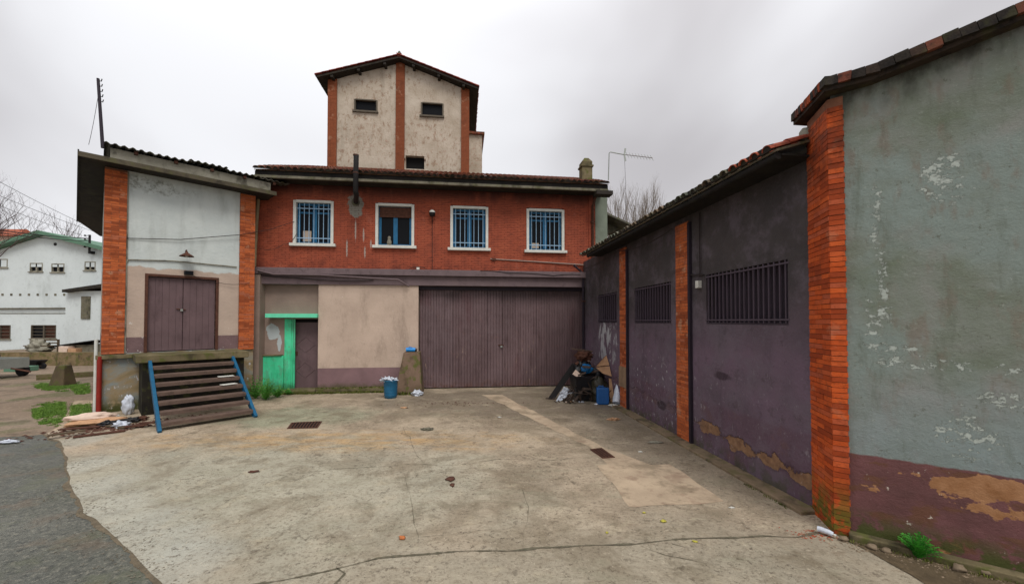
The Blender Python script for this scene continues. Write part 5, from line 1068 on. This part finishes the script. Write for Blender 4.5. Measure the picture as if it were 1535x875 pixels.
# loose chips (uncountable)
ch = MB()
def chips(mb, cx, cy, sx, sy, n, s0, s1, rot=0):
    for _ in range(n):
        a = rnd.gauss(0, sx); b = rnd.gauss(0, sy); x = cx + a * math.cos(rot) - b * math.sin(rot); y = cy + a * math.sin(rot) + b * math.cos(rot); s_ = rnd.uniform(s0, s1)
        d = [Vector((rnd.uniform(-1, 1), rnd.uniform(-1, 1), 0)).normalized() * s_ for _ in range(1)][0]; e = Vector((-d.y, d.x, 0)) * rnd.uniform(.4, 1); h = s_ * rnd.uniform(.3, .8); c = Vector((x, y, .012))
        mb.add([c - d - e, c + d - e * .8, c + d * .9 + e, c - d * .8 + e, c + Vector((0, 0, h))], [(0, 1, 4), (1, 2, 4), (2, 3, 4), (3, 0, 4)])
for px, py, n in ((1300, 822, 260), (1380, 845, 260), (1460, 870, 200)): x, y = G(px, py); chips(ch, x + .05, y + .05, .16, .1, n, .004, .02, R_(-38))
tag(ch.build('gravel', 'stone'), 'loose stone chips and grit along the foot of the grey wall', 'gravel', kind='stuff')
ch = MB()
for q in edge[1:-2]: chips(ch, q[0] - .06, q[1] - .03, .12, .2, 70, .003, .012)
tag(ch.build('edge_grit', 'road_grit'), 'grit and broken asphalt crumbs along the edge of the concrete yard', 'grit', kind='stuff')
ch = MB(); x, y = G(175, 640); chips(ch, x, y, .8, .26, 420, .012, .05, R_(40)); x, y = G(700, 605); chips(ch, x, y, .9, .2, 90, .01, .03)
tag(ch.build('debris_chips', 'rust'), 'small dark splinters and crumbs around the corner debris and garage threshold', 'debris', kind='stuff')
ch = MB(); x, y = G(1222, 803); chips(ch, x, y, .12, .07, 120, .005, .014, R_(-10)); tag(ch.build('brick_dust', 'dirtyred'), 'crumbled orange brick dust below the tall pier', 'brick dust', kind='stuff')
for i in range(7):
    px = 1268 + i * 34 + rnd.uniform(-8, 8); x, y = G(px, 812 + i * 8 + rnd.uniform(-4, 6)); r = rnd.uniform(.025, .05)
    crumple('stone', 'loose pale stone, %s along the soil below the grey wall' % ('nearest the brick pier', 'second from the brick pier', 'third from the brick pier', 'just left of the fern', 'just right of the fern', 'second right of the fern', 'last before the right edge')[i], 'stone', (x, y, .012), (r * 1.3, r, r * .7), 'stone', 100 + i, 8, 5, .3, 'stones below the grey wall')

# ------------------------------------------------------------------ vegetation
def blades(mb, cx, cy, z, n, hgt, spread, lean=.6, wd=.012, sx=1, sy=1):
    for _ in range(n):
        a = rnd.uniform(0, 6.283); r = spread * math.sqrt(rnd.random()); x = cx + math.cos(a) * r * sx; y = cy + math.sin(a) * r * sy; h = hgt * rnd.uniform(.5, 1.1); b = rnd.uniform(0, 6.283); l = h * rnd.uniform(.1, lean)
        d = Vector((math.cos(b), math.sin(b), 0)); s_ = Vector((-d.y, d.x, 0)) * wd * rnd.uniform(.6, 1.3); p = Vector((x, y, z)); m = p + d * l * .4 + Vector((0, 0, h * .6)); e = p + d * l + Vector((0, 0, h))
        mb.add([p - s_, p + s_, m + s_ * .8, m - s_ * .8, e], [(0, 1, 2, 3), (3, 2, 4)])
gr = MB()
def grass_poly(mb, pxs, n, h, wd=.012):
    P = [G(*p) for p in pxs]; xs = [p[0] for p in P]; ys = [p[1] for p in P]; c = 0
    while c < n:
        x = rnd.uniform(min(xs), max(xs)); y = rnd.uniform(min(ys), max(ys)); ins = False; j = len(P) - 1
        for i in range(len(P)):
            if (P[i][1] > y) != (P[j][1] > y) and x < (P[j][0] - P[i][0]) * (y - P[i][1]) / (P[j][1] - P[i][1]) + P[i][0]: ins = not ins
            j = i
        if ins:
            cx_ = sum(p[0] for p in P) / len(P); cy_ = sum(p[1] for p in P) / len(P); q = max(abs(x - cx_) / (max(xs) - min(xs)), abs(y - cy_) / (max(ys) - min(ys))) * 2
            if mnoise.noise(Vector((x * 1.7, y * 1.7, 0))) * 1.2 + mnoise.noise(Vector((x * 6, y * 6, 5))) * .7 > q * 1.25 - .85: blades(mb, x, y, 0, 3, h * rnd.uniform(.4, 1.2), .05, .9, wd)
            c += 1
grass_poly(gr, ((50, 605), (75, 600), (97, 603), (98, 625), (90, 640), (60, 636), (50, 622)), 7000, .04, .006)
grass_poly(gr, ((108, 600), (133, 596), (137, 628), (120, 640), (104, 636)), 3500, .045, .006)
grass_poly(gr, ((45, 576), (85, 572), (105, 580), (100, 588), (60, 584)), 2600, .05, .007); grass_poly(gr, ((100, 575), (132, 572), (135, 590), (118, 594)), 2200, .05, .007)
tag(gr.build('grass', 'grass'), 'patches of bright short grass beside the dirt track', 'grass', kind='stuff')
ms = MB()
for i in range(500):
    u = rnd.uniform(uA - 1.3, FM.u(600)); p = FM.W(u, -.36 + rnd.gauss(0, .04)); blades(ms, p.x, p.y, .01, 5, .07, .05, .8, .012)
for i in range(160): p = FM.W(rnd.uniform(uA, FM.u(596)), -.28); blades(ms, p.x, p.y, .16, 3, .06, .04, .8, .01)
for i in range(60): blades(ms, bc.x + rnd.uniform(-.45, .45), bc.y - .46 + rnd.gauss(0, .03), .01, 5, .13, .05, .8, .01)
for i in range(70): p = FG.W(rnd.uniform(.1, 1.6), -.13 + rnd.gauss(0, .02)); blades(ms, p.x, p.y, .015, 4, .035, .03, .8, .004)
for i in range(50): p = FR.W(rnd.uniform(2.2, 3.1), -.29 + rnd.gauss(0, .015)); blades(ms, p.x, p.y, .01, 4, .03, .03, .8, .004)
tag(ms.build('moss', 'mossg'), 'moss and low green growth along the wall footings', 'moss', kind='stuff')
def weed(name, label, loc, n, hgt, spread, mat, leafw=.03, seed=0, tilt=1.0):
    r = random.Random(seed); mb = MB(); stem = MB()
    for i in range(n):
        a = r.uniform(0, 6.283); L_ = hgt * r.uniform(.6, 1.15); lean = r.uniform(.15, 1.0) * tilt; d = Vector((math.cos(a), math.sin(a), 0)); pts = []
        for q in range(7): f = q / 6; pts.append(d * spread * lean * f ** 1.1 + Vector((0, 0, L_ * (f * 1.25 - .55 * lean * f * f))))
        stem.tube(pts, .003, 3, cap=False)
        for q in range(1, 7):
            p = pts[q]; dd = (pts[q] - pts[q - 1]).normalized(); s_ = dd.cross(Vector((0, 0, 1))).normalized()
            for sg in (-1, 1):
                tip = p + s_ * sg * leafw * 2.2 * (1.15 - q / 8) + dd * leafw * 1.1 + Vector((0, 0, -leafw * .3)); mid = p.lerp(tip, .5); w_ = dd * leafw * .42
                mb.add([p, mid - w_, tip, mid + w_], [(0, 1, 2), (0, 2, 3)])
        tip = pts[-1] + (pts[-1] - pts[-2]).normalized() * leafw; mb.add([pts[-1] - s_ * leafw * .4, pts[-1] + s_ * leafw * .4, tip], [(0, 1, 2)])
    t = thing(name, label, 'plant', Matrix.Translation(loc)); mb.build('leaves', mat, t); stem.build('stems', mat, t); return t
x, y = G(1376, 838); weed('fern', 'bright green leafy fern tuft growing on the soil below the grey wall', (x, y, .01), 60, .2, .17, 'fern', .017, 5)
for i, (px, py, h, n, lb) in enumerate(((398, 600, .55, 40, 'tallest leafy weed clump against the green painted dado'), (383, 598, .6, 36, 'leafy weed clump in the corner by the loading dock'), (416, 596, .3, 26, 'low weed clump left of the green doorway step'), (432, 592, .18, 16, 'smallest weed tuft beside the doorway step'))):
    x, y = G(px, py); weed('weed', lb, (x, y, .01), int(n * 1.6), h, h * .95, 'weed', .032, 20 + i, 1.15)
x, y = G(1228, 772); weed('weed', 'thin weed sprouting at the left edge of the tall brick pier', (x - .02, y, .02), 14, .14, .09, 'mossg', .008, 31)

def tree(name, label, base, height, spread, seed, mats=('bark', 'twig'), lev=5, r0=.22, up=.75, first=.25, group=None):
    r = random.Random(seed); t = thing(name, label, 'tree', Matrix.Translation(base), group); tk = MB(); cr_ = MB()
    def grow(p, d, L_, rad, lv):
        pts = [p]; q = p.copy(); dd = d.copy()
        for i in range(3): dd = (dd + Vector((r.gauss(0, .1), r.gauss(0, .1), up * .16))).normalized(); q = q + dd * L_ / 3; pts.append(q.copy())
        (tk if lv < 2 else cr_).tube(pts, rad, 6 if lv < 2 else 3, rad * .6, cap=False)
        if lv >= lev: return
        for i in range(4 if lv < 3 else 3):
            f = r.uniform(.35, 1.0); b = pts[0].lerp(pts[-1], f) if f < .95 else pts[-1]; a = r.uniform(0, 6.283); s_ = Vector((math.cos(a), math.sin(a), 0)) * spread
            nd = (dd * up + s_ * r.uniform(.5, 1.0) + Vector((0, 0, .3))).normalized(); grow(b, nd, L_ * r.uniform(.55, .78), rad * .52, lv + 1)
    tr0 = [Vector((0, 0, 0)), Vector((r.gauss(0, .1), 0, height * .5)), Vector((r.gauss(0, .2), 0, height * .92))]; tk.tube(tr0, r0, 7, r0 * .2, cap=False)
    nb = 16
    for i in range(nb):
        f = first + (1 - first) * i / nb; b = tr0[0].lerp(tr0[1], f / .5) if f < .5 else tr0[1].lerp(tr0[2], (f - .5) / .5); a = i * 2.4 + r.uniform(-.4, .4)
        d = Vector((math.cos(a) * spread, math.sin(a) * spread, .9)).normalized(); grow(b, d, height * .26 * (1.25 - f * .7), r0 * .32 * (1.2 - f * .7), 1)
    tk.build('trunk', mats[0], t); cr_.build('crown', mats[1], t); return t
for i, (px, top, dep, h_sp, sd_) in enumerate(((925, 292, 42, .5, 3), (948, 300, 46, .5, 8), (972, 290, 40, .5, 12), (995, 322, 44, .5, 17))):
    p = AT(px, 481, dep); topz = AT(px, top, dep).z; tree('bare_tree', ['bare grey poplar just right of the brick building roof end', 'bare poplar second from the brick building, behind the wing roof', 'tallest bare poplar above the wing roof', 'bare poplar farthest right above the wing roof'][i], (p.x, p.y, 0), topz * .93, h_sp, sd_, lev=4, r0=.2, up=1.0, first=.3, group='bare trees behind the yard')
p = AT(-22, 481, 22); tree('bare_tree', 'dark bare tree at the left edge in front of the white gabled house', (p.x, p.y, 0), AT(0, 295, 22).z, .8, 41, ('twigd', 'twigd'), 4, .10, .55, .5)
p = AT(92, 481, 60); tree('bare_tree', 'distant bare tree above the green verge of the white house', (p.x, p.y, 0), AT(92, 338, 60).z, .6, 44, ('twigd', 'twigd'), 3, .2, .8, .4)

# ------------------------------------------------------------------ far left: white gabled house, yard wall and clutter
D = 30.0
house = thing('white_house', 'white gabled house with green verges beyond the dirt track', 'house', FB.M)
def B(px, py, v=0): return FB.uv(px, py, v)
g0 = B(-70, 0)[0]; g1 = B(200, 0)[0]; apx, apz_ = B(67, 353); zl2 = B(-70, 400)[1]; zr2 = B(200, 385)[1]
hrect = [(B(a, 0)[0], B(b, 0)[0], B(0, d)[1], B(0, c_)[1]) for a, b, c_, d in ((0, 22, 388, 401), (55, 74, 394, 407), (87, 106, 395, 408), (136, 152, 392, 405), (-4, 29, 487, 508), (59, 96, 487, 507))]
hw = holes(MB(), g0, g1, 0, min(zl2, zr2), 0, .3, hrect); hw.extr([(g0, min(zl2, zr2)), (g1, min(zl2, zr2)), (g1, zr2), (apx, apz_), (g0, zl2)], 0, .3); hw.box((g0, .3, 0), (g0 + .3, 14, zl2)).box((g1 - .3, .3, 0), (g1, 14, zr2)).build('wall', 'housewhite', house)
for i, (u0, u1, z0, z1) in enumerate(hrect):
    f = MB(); t_ = .06; f.box((u0, -.02, z0), (u0 + t_, .1, z1)).box((u1 - t_, -.02, z0), (u1, .1, z1)).box((u0 + t_, -.02, z1 - t_), (u1 - t_, .1, z1)).box((u0 + t_, -.02, z0), (u1 - t_, .1, z0 + t_))
    m_ = (u0 + u1) / 2; f.box((m_ - .05, .0, z0 + t_), (m_ + .05, .1, z1 - t_))
    if i >= 4:
        for q in range(1, 4): zz = z0 + (z1 - z0) * q / 4; f.box((u0 + t_, .02, zz - .02), (m_ - .05, .08, zz + .02)).box((m_ + .05, .02, zz - .02), (u1 - t_, .08, zz + .02))
    w_ = f.build('window', 'grey_frame' if i >= 4 else 'slab_light', house); MB().box((u0 + t_, .1, z0 + t_), (m_ - .05, .12, z1 - t_)).build('pane', 'glass', w_); MB().box((m_ + .05, .1, z0 + t_), (u1 - t_, .12, z1 - t_)).build('pane', 'glass' if i < 4 else 'rust', w_)
    MB().box((u0 - .08, -.08, z0 - .07), (u1 + .08, .0, z0)).build('window_sill', 'slab_light', w_)
for (xa, za), (xb, zb_) in (((apx, apz_), (g0 - .3, zl2 - .05)), ((apx, apz_), (g1 + .3, zr2 - .05))):
    MB().add([(xa, -.5, za + .3), (xb, -.5, zb_ + .3), (xb, 14, zb_ + .3), (xa, 14, za + .3), (xa, -.5, za + .02), (xb, -.5, zb_ + .02), (xb, 14, zb_ + .02), (xa, 14, za + .02)], [(0, 1, 2, 3), (4, 7, 6, 5), (0, 4, 5, 1), (1, 5, 6, 2), (2, 6, 7, 3), (3, 7, 4, 0)]).build('roof_verge', 'greenroof', house)
vx, vz = B(83, 366); MB().tube([(vx, -.02, vz), (vx, .02, vz)], .12, 12).build('round_vent', 'black', house)
for i in range(10): u, z = B(4 + i * 13.2, 441.5); MB().box((u - .08, -.02, z - .08), (u + .08, .004, z + .08)).build('vent_block', 'slab', house)
MB().tube([(g0, -.1, B(0, 463)[1]), (B(105, 463)[0], -.1, B(0, 462)[1]), (B(107, 440)[0], -.1, B(0, 440)[1])], .06, 6).build('gutter_pipe', 'slab', house)
MB().box((g0, -.03, B(0, 470)[1]), (B(115, 470)[0], .0, B(0, 469)[1])).build('string_course', 'slab', house)
MB().box((B(109, 0, -1.2)[0], -1.2, 0), (B(165, 0, -1.2)[0], -.003, B(110, 436, -1.2)[1])).build('side_annex', 'housewhite', house); MB().add([(B(103, 0, -1.6)[0], -1.6, B(103, 434, -1.6)[1]), (B(170, 0, -1.6)[0], -1.6, B(150, 424, -1.6)[1]), (B(170, 0, -1.6)[0], 0, B(150, 424, -1.6)[1]), (B(103, 0, -1.6)[0], 0, B(103, 434, -1.6)[1]), (B(103, 0, -1.6)[0], -1.6, B(103, 438, -1.6)[1]), (B(170, 0, -1.6)[0], -1.6, B(150, 429, -1.6)[1]), (B(170, 0, -1.6)[0], 0, B(150, 429, -1.6)[1]), (B(103, 0, -1.6)[0], 0, B(103, 438, -1.6)[1])], [(0, 1, 2, 3), (4, 7, 6, 5), (0, 4, 5, 1), (1, 5, 6, 2), (2, 6, 7, 3), (3, 7, 4, 0)]).build('annex_roof', 'soffit', house)
MB().box((B(133, 0, -1.2)[0], -1.26, B(133, 478, -1.2)[1]), (B(146, 0, -1.2)[0], -1.2, B(133, 444, -1.2)[1])).build('shutter', 'slab', house)
# retaining wall, terrace
RW = 22.5
FW = Frame((0, RW), 0)
x0, x1_ = FW.u(-80), FW.u(150); zt2 = FW.z(60, 528)
rw = MB().box((x0, 0, 0), (x1_, .3, zt2)).build('retaining_wall', m_conc('mossy_retaining', S(108, 92, 66), S(138, 120, 90), .7), None, FW.M); tag(rw, 'low mossy retaining wall before the white house', 'wall')
o = MB().box((x0, .3, 0), (x1_ + 3, 7.4, zt2 - .06)).build('terrace', 'dirt', None, FW.M); o['kind'] = 'structure'
# bench frame on terrace
u0, z0 = FW.uv(45, 525, 1.0); u1, _ = FW.uv(86, 525, 1.0); p = FW.W(u0, 1.0, zt2 - .06)
t = thing('wooden_bench', 'weathered slatted bench on the terrace under the white house window', 'bench', Matrix.Translation(p)); wd = u1 - u0
for q in (0, .5, 1): MB().box((q * wd - .04, 0, 0), (q * wd + .04, .08, .75)).build('leg', 'timber', t)
for q in (.3, .5, .68): MB().box((0, -.03, q), (wd, 0, q + .07)).build('slat', 'timber', t)
MB().box((0, -.35, .36), (wd, -.03, .41)).build('seat', 'timber', t)
# low lean-to shed
a = FW.uv(90, 515, .6); b = FW.uv(141, 512, .6)
t = thing('lean_to_shed', 'low shed with a thin dark sloping roof at the end of the terrace', 'shed', FW.W(a[0], .6, zt2 - .06) and Matrix.Translation(FW.W(a[0], .6, zt2 - .06))); wd = b[0] - a[0]; zz = a[1] - zt2 + .06
MB().box((.2, 0, 0), (wd, 1.2, .45)).build('wall', 'slab', t); MB().add([(-.1, -.2, .42), (wd + .1, -.2, .72), (wd + .1, 1.5, .72), (-.1, 1.5, .42), (-.1, -.2, .37), (wd + .1, -.2, .67), (wd + .1, 1.5, .67), (-.1, 1.5, .37)], [(0, 1, 2, 3), (4, 7, 6, 5), (0, 4, 5, 1), (1, 5, 6, 2), (2, 6, 7, 3), (3, 7, 4, 0)]).build('roof', 'black', t)
for i, (px, wd, mt, lb) in enumerate(((93, .55, 'pale', 'cream crate stacked at the left end of the low shed'), (105, .5, 'card', 'orange-brown crate in front of the low shed'))):
    u, z = FW.uv(px, 525, .2); MB_ = MB().box((-wd / 2, -.2, 0), (wd / 2, .2, .38 - i * .12)); o = MB_.build('crate', mt, None, fat(FW, u, .45, zt2 - .06), bevel=.02); tag(o, lb, 'crate')
o = crumple('tarpaulin', 'grey-blue tarpaulin heap on the terrace left of the bench', 'tarpaulin', tuple(FW.W(FW.u(34), .8, zt2 - .1)), (.6, .3, .4), 'slab_light', 91)
# concrete stump
x, y = G(94, 577); t = MB().add([(-.3, -.25, 0), (.3, -.25, 0), (.3, .25, 0), (-.3, .25, 0), (-.14, -.14, .78), (.2, -.14, .78), (.2, .14, .78), (-.14, .14, .78)], [(0, 3, 2, 1), (4, 5, 6, 7), (0, 1, 5, 4), (1, 2, 6, 5), (2, 3, 7, 6), (3, 0, 4, 7)]).build('concrete_stump', m_conc('stump', S(70, 60, 44), S(98, 84, 62), .7), None, at(x, y, 0), bevel=.03); tag(t, 'dark mossy tapered stump beside the dirt track', 'stump')
o = MB().box((-1.3, -.12, 0), (1.3, .12, .22)).build('low_kerb', 'mossy', None, at(*G(122, 565), 0, R_(42))); tag(o, 'low mossy kerb running from the stump to the dock building', 'kerb')
# barrow / black bin
x, y = G(50, 553); t = thing('wheelbarrow', 'black wheelbarrow tub with rusty legs in front of the retaining wall', 'wheelbarrow', at(x, y, 0, R_(10)))
MB().add([(-.25, -.2, .2), (.25, -.2, .2), (.25, .2, .2), (-.25, .2, .2), (-.42, -.3, .46), (.42, -.3, .46), (.42, .3, .46), (-.42, .3, .46)], [(0, 3, 2, 1), (0, 1, 5, 4), (1, 2, 6, 5), (2, 3, 7, 6), (3, 0, 4, 7)]).build('tub', 'black', t)
MB().tube([(.4, -.05, .16), (.4, .05, .16)], .15, 12).build('wheel', 'rubber', t)
for sg in (-1, 1): MB().tube([(-.7, .2 * sg, .42), (-.2, .2 * sg, .22), (.4, .06 * sg, .16)], .02, 5).build('handle', 'timber', t); MB().tube([(-.15, .18 * sg, .22), (-.2, .2 * sg, 0)], .018, 5).build('leg', 'rust', t)
# trailer
x, y = G(-14, 566); t = thing('trailer', 'grey metal box trailer with one visible wheel parked at the far left', 'trailer', at(x, y, 0, R_(-6)))
tb = MB().box((-1.1, -.6, .42), (1.05, -.56, .86)).box((-1.1, .56, .42), (1.05, .6, .86)).box((1.01, -.56, .42), (1.05, .56, .86)).box((-1.1, -.56, .42), (-1.06, .56, .86)).box((-1.06, -.56, .42), (1.01, .56, .46)).build('body', 'silver', t)
MB().box((-1.12, -.63, .84), (1.07, -.55, .89)).build('top_rail', 'slab_light', t)
wh = MB().tube([(.55, -.78, .28), (.55, -.62, .28)], .28, 20).build('wheel', 'rubber', t); MB().tube([(.55, -.79, .28), (.55, -.77, .28)], .15, 14).build('rim', 'silver', wh)
wh = MB().tube([(.55, .62, .28), (.55, .78, .28)], .28, 20).build('wheel', 'rubber', t)
fd = [(.55 + math.cos(a) * .36, .28 + math.sin(a) * .36) for a in [math.pi * q / 8 for q in range(9)]]
fm = MB(); vs = [(x, -.82, z) for x, z in fd] + [(x, -.6, z) for x, z in fd]; fm.add(vs, [(i, i + 1, 10 + i, 9 + i) for i in range(8)]).build('mudguard', 'silver', t)
MB().tube([(1.05, 0, .42), (2.0, 0, .3)], .04, 6).build('drawbar', 'rust', t)
o = MB().box((-.5, -.3, 0), (.5, .3, .25)).build('green_crate', 'greenroof', None, at(*G(32, 556), 0, R_(5)), bevel=.02); tag(o, 'low faded green crate between trailer and wheelbarrow', 'crate')
# utility post with insulators and overhead wires
p = AT(134, 378, 29.7); top = AT(134, 352, 29.7).z - p.z
t = thing('utility_post', 'short black post with insulators on the white gable under the green verge', 'insulator rack', at(p.x, p.y, p.z)); MB().tube([(0, 0, 0), (0, 0, top)], .07, 8).build('post', 'black', t)
MB().box((-.1, 0, -.1), (.1, .3, .1)).build('wall_bracket', 'black', t)
for i in range(4): z = top - .05 - i * .28; MB().tube([(-.35, 0, z), (0, 0, z)], .02, 5).build('bracket', 'black', t); MB().lathe([(0, -.06), (.06, -.05), (.07, .0), (.04, .06), (0, .07)], 8, (-.35, 0, z)).build('insulator', 'black', t)
for i, (a, b, sg, lb) in enumerate((((-20, 342), (132, 357), .1, 'lowest heavy overhead cable to the insulator post'), ((-20, 346), (132, 361), .1, 'second heavy overhead cable just below the first'), ((-20, 285), (150, 350), .1, 'topmost thin overhead wire slanting down to the right'), ((-20, 300), (122, 352), .1, 'second thin overhead wire slanting down to the right'), ((-20, 262), (150, 347), .1, 'steepest thin overhead wire at the far left'))):
    A = AT(a[0], a[1], 22); Bp = AT(b[0], b[1], 29.5); cable('overhead_wire', [A, Bp], .028 if i < 2 else .012, 'black', lb, 'wire', sag=sg)
# far red-roofed house
FF = Frame((0, 60), 0)
t = thing('far_house', 'distant house with a red tiled roof behind the white gable at the far left', 'house', FF.M); a = FF.uv(-60, 345); b = FF.uv(34, 345); zr0 = FF.z(0, 354); zr1 = FF.z(0, 340)
MB().box((a[0], 0, 0), (b[0] - 1.4, 3.3, zr0)).build('wall', 'beige', t); MB().add([(a[0], -.5, zr0), (b[0], -.5, zr0), (b[0] - 1.2, 1.5, zr1), (a[0], 1.5, zr1), (b[0] - 1, 3.5, zr0), (a[0], 3.5, zr0)], [(0, 1, 2, 3), (3, 2, 4, 5), (1, 4, 2), (0, 5, 4, 1)]).build('roof', 'redroof', t)

# ------------------------------------------------------------------ aerial on the main roof
b = W(FM, 912, 266, 0.0); tp = W(FM, 913, 228, 0.0); e1 = W(FM, 936, 232, 0.0); e2 = W(FM, 978, 237, 0.0)
t = thing('tv_aerial', 'long TV aerial on a bent mast at the right end of the tiled roof', 'antenna', Matrix.Translation(b))
MB().tube([(0, 0, -.1), tp - b - Vector((0, 0, .05)), tp - b + Vector((.05, 0, 0)), e1 - b], .02, 6).build('mast', 'silver', t); MB().tube([e1 - b, e2 - b], .012, 5).build('boom', 'rust', t)
dv = (e2 - e1); pr = Vector((-.25, .9, .1)).normalized(); vz = Vector((0, 0, 1))
for i in range(9): p = e1 - b + dv * (i + 1) / 9.2; MB().tube([p - vz * .13 - pr * .1, p + vz * .13 + pr * .1], .009, 4).build('director', 'silver', t)
for q in (-1, 1): MB().obox(e1 - b + Vector((.02, 0, .13 * q)), (.03, 0, -.01 * q), (0, .012, 0), (.02 * q, 0, .12)).build('reflector', 'silver', t)
cable('cable', [e1, e1 + Vector((.05, 0, -1.4)), e1 + Vector((.1, .3, -2.6))], .006, 'cable', 'thin aerial lead hanging from the TV aerial', sag=0)
